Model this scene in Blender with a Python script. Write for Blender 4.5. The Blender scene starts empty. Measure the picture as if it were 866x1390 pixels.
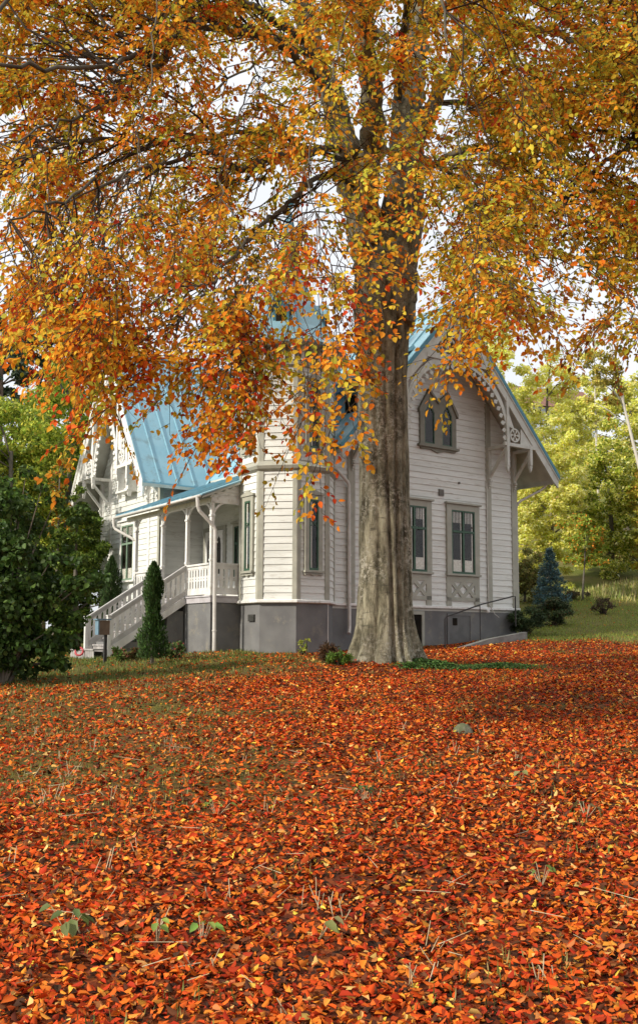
import bpy, bmesh, math, random
import numpy as np
from mathutils import Vector, Matrix, noise
PI = math.pi
rng = np.random.default_rng(7); random.seed(7)
C = bpy.context.scene.collection
# ------------------------------------------------------------------ camera numbers
FPX, CX, CY, PITCH, ROLL, AL = 1300.0, 433.0, 738.0, .101, .0035, .615
_f = np.array([0, math.cos(PITCH), math.sin(PITCH)]); _r = np.array([1., 0, 0]); _d = -np.cross(_r, _f)
_c, _s = math.cos(ROLL), math.sin(ROLL)
_r, _d = _c*_r - _s*_d, _s*_r + _c*_d
def at(x, y, Y):
    """point at depth Y (m) that the photograph shows at x, y: used to read sizes and places off it"""
    v = (x-CX)/FPX*_r + (y-CY)/FPX*_d + _f
    return v*(Y/v[1])
# ------------------------------------------------------------------ tagging
def tag(o, label=None, cat=None, group=None, kind=None):
    if label: o['label'] = label
    if cat: o['category'] = cat
    if group: o['group'] = group
    if kind: o['kind'] = kind
    return o
def empty(name, loc, rz=0, label=None, cat=None, group=None):
    o = bpy.data.objects.new(name, None); C.objects.link(o); o.location = loc; o.rotation_euler = (0, 0, rz)
    o.empty_display_size = .3
    return tag(o, label, cat, group)
# ------------------------------------------------------------------ materials
def nmat(name, base=(.5, .5, .5), rough=.7, spec=.3, metal=0):
    m = bpy.data.materials.new(name); m.use_nodes = True
    nt = m.node_tree; b = nt.nodes['Principled BSDF']
    b.inputs['Base Color'].default_value = (*base, 1); b.inputs['Roughness'].default_value = rough
    b.inputs['Specular IOR Level'].default_value = spec; b.inputs['Metallic'].default_value = metal
    return m, nt, b
def nd(nt, t, **k):
    n = nt.nodes.new(t)
    for a, v in k.items():
        if a in n.inputs: n.inputs[a].default_value = v
        else: setattr(n, a, v)
    return n
def noisy(name, c1, c2, scale=3, rough=.7, bump=0, bscale=30, stretch=(1, 1, 1), detail=6, spec=.3, lo=.35, hi=.65, c3=None, s3=12, metal=0, rvar=0):
    m, nt, b = nmat(name, c1, rough, spec, metal); L = nt.links.new
    tc = nd(nt, 'ShaderNodeTexCoord'); mp = nd(nt, 'ShaderNodeMapping'); mp.inputs['Scale'].default_value = stretch
    L(tc.outputs['Object'], mp.inputs['Vector'])
    n = nd(nt, 'ShaderNodeTexNoise', Scale=scale, Detail=detail); L(mp.outputs[0], n.inputs['Vector'])
    r = nd(nt, 'ShaderNodeValToRGB'); r.color_ramp.elements[0].position = lo; r.color_ramp.elements[1].position = hi
    r.color_ramp.elements[0].color = (*c1, 1); r.color_ramp.elements[1].color = (*c2, 1)
    L(n.outputs['Fac'], r.inputs[0]); out = r.outputs[0]
    if c3:
        n3 = nd(nt, 'ShaderNodeTexNoise', Scale=s3, Detail=8, Roughness=.7); L(mp.outputs[0], n3.inputs['Vector'])
        r3 = nd(nt, 'ShaderNodeValToRGB'); r3.color_ramp.elements[0].position = .55; r3.color_ramp.elements[1].position = .68
        L(n3.outputs['Fac'], r3.inputs[0])
        mx = nd(nt, 'ShaderNodeMix', data_type='RGBA'); L(r3.outputs[0], mx.inputs[0]); L(out, mx.inputs[6]); mx.inputs[7].default_value = (*c3, 1); out = mx.outputs[2]
    L(out, b.inputs['Base Color'])
    if rvar:
        mr = nd(nt, 'ShaderNodeMapRange'); mr.inputs['To Min'].default_value = rough-rvar; mr.inputs['To Max'].default_value = rough+rvar
        L(n.outputs['Fac'], mr.inputs[0]); L(mr.outputs[0], b.inputs['Roughness'])
    if bump:
        nb = nd(nt, 'ShaderNodeTexNoise', Scale=bscale, Detail=6); L(mp.outputs[0], nb.inputs['Vector'])
        bp = nd(nt, 'ShaderNodeBump', Strength=bump, Distance=.02); L(nb.outputs['Fac'], bp.inputs['Height']); L(bp.outputs[0], b.inputs['Normal'])
    return m
def leafmat(name, trans=.35, rough=.55, spec=.25, tint=(1, 1, 1)):
    """leaf: colour comes from a per-leaf attribute, part of the light passes through"""
    m, nt, b = nmat(name, rough=rough, spec=spec); L = nt.links.new
    a = nd(nt, 'ShaderNodeAttribute', attribute_name='col')
    L(a.outputs['Color'], b.inputs['Base Color'])
    t = nd(nt, 'ShaderNodeBsdfTranslucent'); L(a.outputs['Color'], t.inputs['Color'])
    mx = nd(nt, 'ShaderNodeMixShader'); mx.inputs[0].default_value = trans
    L(b.outputs[0], mx.inputs[1]); L(t.outputs[0], mx.inputs[2])
    L(mx.outputs[0], nt.nodes['Material Output'].inputs['Surface'])
    return m
M = {}
M['siding'] = noisy('white_siding', (.73, .745, .705), (.60, .61, .565), 2.2, .55, .15, 60, (.35, .35, 3), lo=.4, hi=.78, c3=(.5, .48, .43), s3=5)
M['soffit'] = noisy('soffit_paint', (.58, .585, .53), (.47, .47, .415), 3, .6)
M['trim'] = noisy('sage_trim', (.40, .395, .33), (.33, .33, .275), 4, .55, .1, 50)
M['white'] = noisy('white_trim', (.80, .80, .77), (.70, .69, .65), 6, .5, c3=(.5, .48, .42), s3=9)
M['porchwood'] = noisy('porch_wood', (.74, .74, .71), (.58, .57, .54), 5, .6, .15, 40, (1, 1, .4))
M['stepwood'] = noisy('weathered_step_wood', (.42, .40, .38), (.26, .245, .235), 6, .75, .25, 40)
M['green'] = noisy('sash_green', (.055, .12, .075), (.04, .085, .055), 8, .4)
M['found'] = noisy('plinth_render', (.20, .20, .195), (.145, .145, .145), 1.6, .85, .35, 60, c3=(.24, .225, .19), s3=2.5)
M['roof'] = noisy('blue_sheet_roof', (.22, .42, .51), (.28, .47, .55), 1.5, .38, .06, 5, c3=(.20, .30, .33), s3=2.2, spec=.5, rvar=.08)
M['rooftrim'] = noisy('blue_roof_trim', (.06, .20, .27), (.08, .25, .33), 3, .4)
M['metalw'] = noisy('white_pipe_metal', (.66, .64, .60), (.55, .53, .49), 4, .4, spec=.5)
M['black'] = noisy('black_iron', (.02, .02, .02), (.035, .03, .028), 9, .45, spec=.5)
M['stone'] = noisy('concrete_kerb', (.26, .26, .24), (.18, .18, .165), 4, .9, .4, 30)
M['dark'] = noisy('dark_interior', (.012, .011, .010), (.028, .024, .019), 2, .9, spec=0)
M['lace'] = noisy('lace_curtain', (.75, .74, .66), (.55, .53, .45), 25, .9)
M['tar'] = noisy('grey_door_paint', (.15, .15, .145), (.12, .12, .115), 4, .6)
M['mailblue'] = noisy('faded_blue_paint', (.12, .20, .27), (.16, .26, .33), 7, .5)
M['mailbrown'] = noisy('brown_box_wood', (.20, .14, .10), (.14, .10, .07), 7, .8)
M['red'] = noisy('pink_red_plastic', (.45, .06, .07), (.5, .1, .11), 7, .5)
M['twig'] = noisy('twig_bark', (.045, .033, .024), (.075, .055, .04), 6, .9, spec=.1)
M['birch'] = noisy('birch_bark', (.62, .58, .50), (.45, .41, .34), 2, .7, c3=(.08, .07, .06), s3=3, stretch=(1, 1, .35))
M['pinebark'] = noisy('grey_pine_bark', (.14, .10, .08), (.22, .15, .11), 4, .85)
M['greybark'] = noisy('grey_bark', (.11, .095, .075), (.18, .155, .12), 4, .85)
M['straw'] = noisy('dry_straw', (.42, .33, .19), (.55, .46, .30), 9, .8)
M['mossrock'] = noisy('mossy_stone', (.09, .11, .05), (.16, .15, .11), 9, .9, .5, 20)
M['farwall'] = noisy('pale_far_wall', (.55, .60, .68), (.5, .55, .62), .5, .7)
M['farroof'] = noisy('far_roof_tile', (.25, .13, .09), (.2, .1, .08), 2, .8)
M['yellowleaf'] = None
M['leaf'] = leafmat('autumn_leaf', .50, .6, .08)
M['litter'] = leafmat('fallen_leaf', .08, .6, .10)
M['foliage'] = leafmat('green_leaf', .35)
M['glow'] = leafmat('sunlit_leaf', .5)
M['needle'] = leafmat('needle', .12, .6)
M['grass'] = leafmat('grass_blade', .25, .5)
def glassmat():
    m, nt, b = nmat('window_glass', (.02, .025, .025), .03, .8); L = nt.links.new
    tr = nd(nt, 'ShaderNodeBsdfTransparent'); gl = nd(nt, 'ShaderNodeBsdfGlossy', Roughness=.02)
    nz = nd(nt, 'ShaderNodeTexNoise', Scale=1.3); bp = nd(nt, 'ShaderNodeBump', Strength=.12, Distance=.05); L(nz.outputs[0], bp.inputs['Height']); L(bp.outputs[0], gl.inputs['Normal'])
    lw = nd(nt, 'ShaderNodeLayerWeight', Blend=.5); pw = nd(nt, 'ShaderNodeMath', operation='POWER'); pw.inputs[1].default_value = 4; L(lw.outputs['Facing'], pw.inputs[0])
    ma = nd(nt, 'ShaderNodeMath', operation='MULTIPLY_ADD'); ma.inputs[1].default_value = .8; ma.inputs[2].default_value = .02; L(pw.outputs[0], ma.inputs[0])
    mx = nd(nt, 'ShaderNodeMixShader')
    L(ma.outputs[0], mx.inputs[0]); L(tr.outputs[0], mx.inputs[1]); L(gl.outputs[0], mx.inputs[2]); L(mx.outputs[0], nt.nodes['Material Output'].inputs['Surface'])
    return m
M['glass'] = glassmat()
def barkmat():
    m, nt, b = nmat('beech_bark', rough=.85, spec=.2); L = nt.links.new
    tc = nd(nt, 'ShaderNodeTexCoord'); mp = nd(nt, 'ShaderNodeMapping'); mp.inputs['Scale'].default_value = (1, 1, .3); L(tc.outputs['Object'], mp.inputs['Vector'])
    n1 = nd(nt, 'ShaderNodeTexNoise', Scale=5, Detail=9, Roughness=.75); L(mp.outputs[0], n1.inputs['Vector'])
    r = nd(nt, 'ShaderNodeValToRGB'); e = r.color_ramp.elements
    e[0].position = .40; e[0].color = (.085, .078, .05, 1); e[1].position = .62; e[1].color = (.40, .37, .26, 1)
    k = e.new(.5); k.color = (.22, .20, .135, 1); L(n1.outputs[0], r.inputs[0])
    # pale lichen flecks
    n2 = nd(nt, 'ShaderNodeTexNoise', Scale=11, Detail=7, Roughness=.8); L(tc.outputs['Object'], n2.inputs['Vector'])
    r2 = nd(nt, 'ShaderNodeValToRGB'); r2.color_ramp.elements[0].position = .50; r2.color_ramp.elements[1].position = .56; L(n2.outputs[0], r2.inputs[0])
    n3 = nd(nt, 'ShaderNodeTexNoise', Scale=1.1, Detail=3); L(tc.outputs['Object'], n3.inputs['Vector'])
    r3 = nd(nt, 'ShaderNodeValToRGB'); r3.color_ramp.elements[0].position = .42; r3.color_ramp.elements[1].position = .6; L(n3.outputs[0], r3.inputs[0])
    mu = nd(nt, 'ShaderNodeMath', operation='MULTIPLY'); L(r2.outputs[0], mu.inputs[0]); L(r3.outputs[0], mu.inputs[1])
    mx = nd(nt, 'ShaderNodeMix', data_type='RGBA'); L(mu.outputs[0], mx.inputs[0]); L(r.outputs[0], mx.inputs[6]); mx.inputs[7].default_value = (.50, .47, .38, 1)
    # dark horizontal scars
    mp2 = nd(nt, 'ShaderNodeMapping'); mp2.inputs['Scale'].default_value = (1, 1, 5); L(tc.outputs['Object'], mp2.inputs['Vector'])
    n4 = nd(nt, 'ShaderNodeTexNoise', Scale=3, Detail=4); L(mp2.outputs[0], n4.inputs['Vector'])
    r4 = nd(nt, 'ShaderNodeValToRGB'); r4.color_ramp.elements[0].position = .62; r4.color_ramp.elements[1].position = .72; L(n4.outputs[0], r4.inputs[0])
    mm = nd(nt, 'ShaderNodeMath', operation='MULTIPLY'); mm.inputs[1].default_value = .6; L(r4.outputs[0], mm.inputs[0])
    mx2 = nd(nt, 'ShaderNodeMix', data_type='RGBA'); L(mm.outputs[0], mx2.inputs[0]); L(mx.outputs[2], mx2.inputs[6]); mx2.inputs[7].default_value = (.05, .045, .035, 1)
    L(mx2.outputs[2], b.inputs['Base Color'])
    nb = nd(nt, 'ShaderNodeTexNoise', Scale=14, Detail=8, Roughness=.7); L(mp.outputs[0], nb.inputs['Vector'])
    bp = nd(nt, 'ShaderNodeBump', Strength=1, Distance=.09); L(nb.outputs[0], bp.inputs['Height']); L(bp.outputs[0], b.inputs['Normal'])
    return m
M['beech'] = barkmat()
M['limb'] = noisy('shaded_limb_bark', (.055, .047, .034), (.13, .115, .085), 4, .85, .4, 20, spec=.15)  # beech bark in a darker tone, crown shade put into the colour
# ------------------------------------------------------------------ mesh builder
class MB:
    def __init__(s, T=None): s.v = []; s.f = []; s.T = T; s.p = []
    def add(s, vs, fs):
        b = len(s.v); s.p.append((b, len(s.f), len(vs), len(fs)))
        s.v += [tuple(s.T(*p)) if s.T else tuple(p) for p in vs]; s.f += [tuple(b+i for i in f) for f in fs]; return s
    def box(s, x0, x1, y0, y1, z0, z1):
        return s.add([(x0,y0,z0),(x1,y0,z0),(x1,y1,z0),(x0,y1,z0),(x0,y0,z1),(x1,y0,z1),(x1,y1,z1),(x0,y1,z1)],
                     [(0,3,2,1),(4,5,6,7),(0,1,5,4),(1,2,6,5),(2,3,7,6),(3,0,4,7)])
    def prism(s, poly, n0, n1):
        """poly in (s, z), extruded along the middle axis"""
        k = len(poly); vs = [(a, n0, b) for a, b in poly]+[(a, n1, b) for a, b in poly]
        fs = [tuple(range(k)), tuple(range(2*k-1, k-1, -1))]+[(i, (i+1) % k, k+(i+1) % k, k+i) for i in range(k)]
        return s.add(vs, fs)
    def band(s, p, q, n0, n1):
        """strip between polylines p and q (same length), extruded"""
        for i in range(len(p)-1): s.prism([p[i], p[i+1], q[i+1], q[i]], n0, n1)
        return s
    def bar(s, a, b, w, h, up=(0, 0, 1)):
        a = Vector(a); b = Vector(b); d = (b-a).normalized(); u = Vector(up)
        if abs(d.dot(u)) > .98: u = Vector((0, 1, 0))
        x = d.cross(u).normalized()*w/2; y = x.cross(d).normalized()*h/2
        return s.add([a-x-y, a+x-y, a+x+y, a-x+y, b-x-y, b+x-y, b+x+y, b-x+y], [(0,3,2,1),(4,5,6,7),(0,1,5,4),(1,2,6,5),(2,3,7,6),(3,0,4,7)])
    def tube(s, pts, rad, n=8):
        pts = [Vector(p) for p in pts]; k = len(pts)
        if not hasattr(rad, '__len__'): rad = [rad]*k
        ref = None; vs = []
        for i, p in enumerate(pts):
            d = (pts[min(i+1, k-1)]-pts[max(i-1, 0)]).normalized()
            if ref is None: ref = Vector((0, 0, 1)) if abs(d.z) < .9 else Vector((1, 0, 0)); ref = d.cross(ref).normalized()
            ref = (ref-d*ref.dot(d)).normalized(); y = d.cross(ref)
            for j in range(n):
                a = 2*PI*j/n; vs.append(p+(ref*math.cos(a)+y*math.sin(a))*rad[i])
        fs = [(i*n+j, i*n+(j+1) % n, (i+1)*n+(j+1) % n, (i+1)*n+j) for i in range(k-1) for j in range(n)]
        fs += [tuple(range(n-1, -1, -1)), tuple(range((k-1)*n, k*n))]
        return s.add(vs, fs)
    def lathe(s, c, prof, n=16):
        vs = []; k = len(prof)
        for r, z in prof:
            for j in range(n): a = 2*PI*j/n; vs.append((c[0]+r*math.cos(a), c[1]+r*math.sin(a), c[2]+z))
        fs = [(i*n+j, i*n+(j+1) % n, (i+1)*n+(j+1) % n, (i+1)*n+j) for i in range(k-1) for j in range(n)]
        fs += [tuple(range(n-1, -1, -1)), tuple(range((k-1)*n, k*n))]
        return s.add(vs, fs)
    def build(s, name, mat, parent=None, smooth=False, bevel=0, loc=None, fix=True):
        me = bpy.data.meshes.new(name); me.from_pydata(s.v, [], s.f)
        if fix:
            bm = bmesh.new(); bm.from_mesh(me); bmesh.ops.recalc_face_normals(bm, faces=bm.faces); bm.to_mesh(me); bm.free()
        if smooth: me.shade_smooth()
        me.materials.append(mat)
        o = bpy.data.objects.new(name, me); C.objects.link(o)
        if parent: o.parent = parent
        if loc is not None: o.location = loc
        if bevel:
            b = o.modifiers.new('bevel', 'BEVEL'); b.width = bevel; b.segments = 1; b.limit_method = 'ANGLE'
        return o
# fast leaf mesh from arrays
def leaf_mesh(name, mat, P, D, N, Ln, Wd, col, parent=None, fold=.25, curl=.15, kind='leaf', loc=(0, 0, 0)):
    """P base points, D direction along leaf, N normal; one folded pointed leaf each"""
    n = len(P); D = D/np.linalg.norm(D, axis=1, keepdims=True)
    S = np.cross(D, N); S /= np.linalg.norm(S, axis=1, keepdims=True)+1e-9; U = np.cross(S, D)
    Ln = Ln[:, None]; Wd = Wd[:, None]
    if kind == 'leaf':
        w = Wd/2; up = U*w*fold
        V = np.stack([P, P+D*Ln*.3+S*w+up, P+D*Ln*.68+S*w*.85+up-U*Ln*curl*.4, P+D*Ln-U*Ln*curl,
                      P+D*Ln*.68-S*w*.85+up-U*Ln*curl*.4, P+D*Ln*.3-S*w+up], 1)
        F = np.array([[0, 1, 2, 3], [0, 3, 4, 5]]); nv = 6
    elif kind == 'diamond':
        w = Wd/2
        V = np.stack([P, P+D*Ln*.45+S*w, P+D*Ln-U*Ln*curl, P+D*Ln*.45-S*w], 1); F = np.array([[0, 1, 2, 3]]); nv = 4
    elif kind == 'blade':
        w = Wd/2
        V = np.stack([P-S*w, P+S*w, P+D*Ln*.6+S*w*.6+U*Ln*curl*.3, P+D*Ln+U*Ln*curl, P+D*Ln*.6-S*w*.6+U*Ln*curl*.3], 1); F = np.array([[0, 1, 2, 3, 4]]); nv = 5
    V = V.reshape(-1, 3)-np.array(loc); k = F.shape[1]; nf = len(F)
    loops = (F[None]+(np.arange(n)*nv)[:, None, None]).reshape(-1).astype(np.int32)
    me = bpy.data.meshes.new(name); me.vertices.add(len(V)); me.vertices.foreach_set('co', V.astype(np.float32).ravel())
    me.loops.add(len(loops)); me.loops.foreach_set('vertex_index', loops)
    me.polygons.add(n*nf); me.polygons.foreach_set('loop_start', (np.arange(n*nf)*k).astype(np.int32))
    me.update(calc_edges=True)
    a = me.attributes.new('col', 'FLOAT_COLOR', 'FACE')
    cc = np.ones((n, nf, 4), np.float32); cc[:, :, :3] = col[:, None, :]
    a.data.foreach_set('color', cc.ravel())
    me.materials.append(mat)
    o = bpy.data.objects.new(name, me); C.objects.link(o); o.location = loc
    if parent: o.parent = parent
    return o
def seg_mesh(name, mat, A, B, ra, rb, parent=None, loc=(0, 0, 0), ns=3, extra=None):
    """many thin tapered twigs between points A and B, one mesh"""
    d = B-A; d /= np.linalg.norm(d, axis=1, keepdims=True)+1e-9
    ref = np.where(np.abs(d[:, 2:3]) > .9, np.array([[1., 0, 0]]), np.array([[0, 0, 1.]]))
    x = np.cross(d, ref); x /= np.linalg.norm(x, axis=1, keepdims=True); y = np.cross(d, x)
    rings = []
    for P, r in ((A, ra), (B, rb)):
        for j in range(ns):
            a = 2*PI*j/ns; rings.append(P+(x*math.cos(a)+y*math.sin(a))*np.reshape(r, (-1, 1)))
    V = np.stack(rings, 1).reshape(-1, 3)-np.array(loc); n = len(A)
    F = np.array([[j, (j+1) % ns, ns+(j+1) % ns, ns+j] for j in range(ns)])
    loops = (F[None]+(np.arange(n)*2*ns)[:, None, None]).reshape(-1).astype(np.int32)
    me = bpy.data.meshes.new(name); me.vertices.add(len(V)); me.vertices.foreach_set('co', V.astype(np.float32).ravel())
    me.loops.add(len(loops)); me.loops.foreach_set('vertex_index', loops)
    me.polygons.add(n*ns); me.polygons.foreach_set('loop_start', (np.arange(n*ns)*4).astype(np.int32)); me.update(calc_edges=True)
    me.materials.append(mat); o = bpy.data.objects.new(name, me); C.objects.link(o); o.location = loc
    if parent: o.parent = parent
    return o
def unit(a): return a/(np.linalg.norm(a, axis=-1, keepdims=True)+1e-9)
def rnd(n): return unit(rng.normal(size=(n, 3)))
def pick(pal, n, jit=.12, w=None):
    pal = np.array(pal, float); i = rng.choice(len(pal), n, p=None if w is None else np.array(w)/np.sum(w))
    c = pal[i]*(1+rng.normal(0, jit, (n, 1)))*(1+rng.normal(0, jit*.4, (n, 3))); return np.clip(c, .004, .92)
def vnoise(P, s, o=0.0):
    """cheap smooth noise, -1..1"""
    P = P*s+o; x, y, z = P[..., 0], P[..., 1], P[..., 2]
    return (np.sin(x*1.7+np.sin(y*1.3+o)*1.4+z*.6)+np.sin(y*2.1+np.sin(z*1.6)*1.3-x*.5+o)+np.sin(z*1.9+np.sin(x*1.2-o)*1.5+y*.4))/3
# ------------------------------------------------------------------ terrain
def sm(x, a, b): t = np.clip((x-a)/(b-a), 0, 1); return t*t*(3-2*t)
def gz(X, Y):
    X = np.asarray(X, float); Y = np.asarray(Y, float)
    z = np.interp(Y, [-60, -10, 0, 5, 10, 15, 20, 25, 30, 60], [-6, -2.3, -1.8, -1.46, -1.10, -.78, -.52, -.31, -.27, .2])
    r = sm(X, -1.0, 7.0)
    z = z+r*.10*np.clip(Y-26, 0, 9)+r*(.16*np.clip(Y-35, 0, 8)+.26*np.clip(Y-43, 0, 60))
    z = z+(1-r)*.02*np.clip(Y-45, 0, 60)
    z = z-.17*sm(-X, 1.5, 5.)*sm(Y, 12, 18)
    z = z+.035*np.sin(X*.9+1.3)*np.sin(Y*.7)+.02*np.sin(X*2.3-Y*1.7)
    d = np.hypot(X-1.33, Y-19.6); z = z+.16*np.exp(-(d/1.3)**2)
    return z
def g(x, y): return float(gz(x, y))
# house frame
HT = np.array([-.87, 26.19, 0.]); HU = np.array([math.cos(AL), math.sin(AL), 0]); HV = np.array([-math.sin(AL), math.cos(AL), 0])
def hw(x, y, z=0): return HT+x*HU+y*HV+np.array([0, 0, z])
def hloc(X, Y): a = np.stack([X-HT[0], Y-HT[1]], -1); return a@HU[:2], a@HV[:2]
def litter_density(X, Y):
    """how thick the fallen leaves lie (0..1)"""
    P = np.stack([X, Y, X*0], -1)
    n = vnoise(P, .8, 2.)*.5+vnoise(P, 2.6, 5.)*.35
    edge = 29.8-.24*np.clip(X-4, 0, 9)
    far = 1-sm(Y+n*1.2, edge-.6, edge+1.0)
    left = (1-sm(X, -2.2, .9))*sm(Y, 16.0, 19.0)      # grassy strip before the porch
    near_l = (1-sm(X+.26*Y, .5, 3.4))*sm(Y, 5.5, 9.)        # browner grass at left
    d = far*(1-.74*left)*(1-.5*near_l)
    d = d*(1-.55*sm(n, .28, .55)*sm(Y, 6, 13))
    tr = np.exp(-(((X-3.0)/1.6)**2+((Y-19.9)/1.0)**2)); tl = np.exp(-(((X-.2)/.9)**2+((Y-20.4)/.9)**2))
    d = d*(1-.8*np.clip(tr, 0, 1))*(1-.6*tl)
    d = np.maximum(d, .045*(Y < 42))
    return np.clip(d, 0, 1)
def groundmat():
    m, nt, b = nmat('leafy_ground', rough=.9, spec=.15); L = nt.links.new
    tc = nd(nt, 'ShaderNodeTexCoord'); a = nd(nt, 'ShaderNodeAttribute', attribute_name='litter')
    n = nd(nt, 'ShaderNodeTexNoise', Scale=9, Detail=8, Roughness=.7); L(tc.outputs['Object'], n.inputs['Vector'])
    r = nd(nt, 'ShaderNodeValToRGB'); e = r.color_ramp.elements; e[0].position = .3; e[0].color = (.05, .065, .014, 1); e[1].position = .7; e[1].color = (.18, .20, .035, 1)
    L(n.outputs[0], r.inputs[0])
    n2 = nd(nt, 'ShaderNodeTexNoise', Scale=.5, Detail=5); L(tc.outputs['Object'], n2.inputs['Vector'])
    r2 = nd(nt, 'ShaderNodeValToRGB'); r2.color_ramp.elements[0].position = .45; r2.color_ramp.elements[1].position = .7; L(n2.outputs[0], r2.inputs[0])
    mx0 = nd(nt, 'ShaderNodeMix', data_type='RGBA'); L(r2.outputs[0], mx0.inputs[0]); L(r.outputs[0], mx0.inputs[6]); mx0.inputs[7].default_value = (.16, .13, .045, 1)
    v = nd(nt, 'ShaderNodeTexVoronoi', Scale=22); L(tc.outputs['Object'], v.inputs['Vector'])
    rv = nd(nt, 'ShaderNodeValToRGB'); ev = rv.color_ramp.elements; ev[0].color = (.02, .010, .006, 1); ev[1].color = (.26, .075, .02, 1); ev[0].position = .1; ev[1].position = .95
    k = ev.new(.5); k.color = (.12, .025, .008, 1); k = ev.new(.75); k.color = (.20, .045, .012, 1)
    sp = nd(nt, 'ShaderNodeSeparateColor'); L(v.outputs['Color'], sp.inputs[0]); L(sp.outputs[0], rv.inputs[0])
    mx = nd(nt, 'ShaderNodeMix', data_type='RGBA'); L(a.outputs['Fac'], mx.inputs[0]); L(mx0.outputs[2], mx.inputs[6]); L(rv.outputs[0], mx.inputs[7])
    L(mx.outputs[2], b.inputs['Base Color'])
    nb = nd(nt, 'ShaderNodeTexNoise', Scale=25, Detail=6); L(tc.outputs['Object'], nb.inputs['Vector'])
    bp = nd(nt, 'ShaderNodeBump', Strength=.8, Distance=.03); L(nb.outputs[0], bp.inputs['Height']); L(bp.outputs[0], b.inputs['Normal'])
    return m
def build_ground():
    def ax(lo, a, b, hi, step):
        return np.concatenate([-np.geomspace(-lo+1, -a+1, 24)[:-1]+1, np.arange(a, b, step), np.geomspace(b, hi, 26)])
    xs = ax(-700, -16, 18, 700, .3); ys = np.concatenate([np.linspace(-60, 0, 20)[:-1], np.arange(0, 48, .3), np.geomspace(48, 900, 34)])
    X, Y = np.meshgrid(xs, ys); Z = gz(X, Y); cap = 16+.0*X; Z = np.where(Z > cap, cap+(Z-cap)*.1, Z)
    V = np.stack([X, Y, Z], -1).reshape(-1, 3); nx, ny = len(xs), len(ys)
    i = np.arange(nx*ny).reshape(ny, nx); F = np.stack([i[:-1, :-1], i[:-1, 1:], i[1:, 1:], i[1:, :-1]], -1).reshape(-1, 4)
    me = bpy.data.meshes.new('ground'); me.from_pydata(V.tolist(), [], F.tolist()); me.shade_smooth()
    a = me.attributes.new('litter', 'FLOAT', 'POINT'); a.data.foreach_set('value', litter_density(V[:, 0], V[:, 1]).astype(np.float32))
    me.materials.append(groundmat()); o = bpy.data.objects.new('ground', me); C.objects.link(o)
    tag(o, 'leaf strewn garden ground rising from the foreground to the grassy slope at right', 'ground', kind='structure')
build_ground()
# ------------------------------------------------------------------ HOUSE
HZ = -.3
house = empty('villa', (HT[0], HT[1], HZ), AL, 'white clapboard villa with blue sheet metal roofs and an octagonal corner tower', 'house')
def H(mb, name, mat, parent=None, split=False, gap=.03, **k):
    if not split: return mb.build(name, mat, parent or house, loc=(0, 0, 0 if parent else -HZ), **k)
    # one mesh per separate piece: pieces whose boxes touch belong together
    bx = []
    for b, f, n, m in mb.p:
        a = np.array(mb.v[b:b+n]); bx.append((a.min(0)-gap/2, a.max(0)+gap/2))
    k_ = len(bx); par = list(range(k_))
    def find(i):
        while par[i] != i: par[i] = par[par[i]]; i = par[i]
        return i
    for i in range(k_):
        for j in range(i):
            if np.all(bx[i][0] <= bx[j][1]) and np.all(bx[j][0] <= bx[i][1]): par[find(i)] = find(j)
    out = []
    for r in sorted({find(i) for i in range(k_)}):
        q = MB()
        for i in range(k_):
            if find(i) == r:
                b, f, n, m = mb.p[i]; o_ = len(q.v); q.v += mb.v[b:b+n]; q.f += [tuple(x-b+o_ for x in fc) for fc in mb.f[f:f+m]]
        out.append(q.build(name, mat, parent or house, loc=(0, 0, 0 if parent else -HZ), **k))
    return out[0]
def RG(s, n, z): return (5.28+s, -.3-n, z)           # right gable: s along wall, n outward
def LG(s, n, z): return (-.6-n, 9.15-s, z)           # left gable
def TF(k):                                           # tower face with normal angle k (degrees)
    a = math.radians(k); ap = 1.2071; nx, ny = math.cos(a), math.sin(a)
    return lambda s, n, z: (nx*(ap+n)-ny*s, ny*(ap+n)+nx*s, z)
def siding(mb, z0, z1, ext, pitch=.185):
    """clapboards: each board leans out at its lower edge; ext(z) gives (s0, s1)"""
    z = z0
    while z < z1-.01:
        zt = min(z+pitch, z1); a0, a1 = ext(z); b0, b1 = ext(zt)
        if b1-b0 < .02: break
        if a1-a0 > .02:
            j = random.uniform(-.002, .002)
            mb.add([(a0, .027+j, z), (a1, .027+j, z), (b1, .004, zt), (b0, .004, zt), (a0, 0, z), (a1, 0, z)], [(0, 1, 2, 3), (0, 4, 5, 1)])
        z = zt
RX0, RZR, RS, EZ = .9, 10.25, 1.119, 5.35
def rz_main(s): return RZR-RS*abs(s)                 # main roof top surface
WZR, WS = 10.15, 1.604
def rz_wing(s): return WZR-WS*abs(s)
# walls
def gable_ext(h, zr, sl, thick, lo=None):
    def f(z):
        w = min(h, (zr-thick-z)/sl); return (max(-w, lo if lo is not None else -9), max(w, -9))
    return f
mb = MB(RG); siding(mb, 1.02, 9.9, gable_ext(3.43, RZR, RS, .25)); 
siding(mb, 1.02, 5.4, lambda z: (-4.2, -3.43)); H(mb, 'gable_wall', M['siding'], fix=False, split=True)
mb = MB(LG); siding(mb, 1.02, 9.8, gable_ext(2.5, WZR, WS, .3)); H(mb, 'wing_wall', M['siding'], fix=False)
mb = MB(lambda s, n, z: (s, 6.65-n, z)); siding(mb, 1.02, 5.7, lambda z: (-.6, 1.0)); H(mb, 'porch_side_wall', M['siding'], fix=False)
mb = MB(lambda s, n, z: (.95-n, s, z)); siding(mb, 1.02, 5.3, lambda z: (.5, 6.65)); H(mb, 'porch_back_wall', M['siding'], fix=False)
mb = MB(lambda s, n, z: (8.71+n, s, z)); siding(mb, 1.02, 6.1, lambda z: (-.3, 12)); H(mb, 'side_wall', M['siding'], fix=False)
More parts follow.
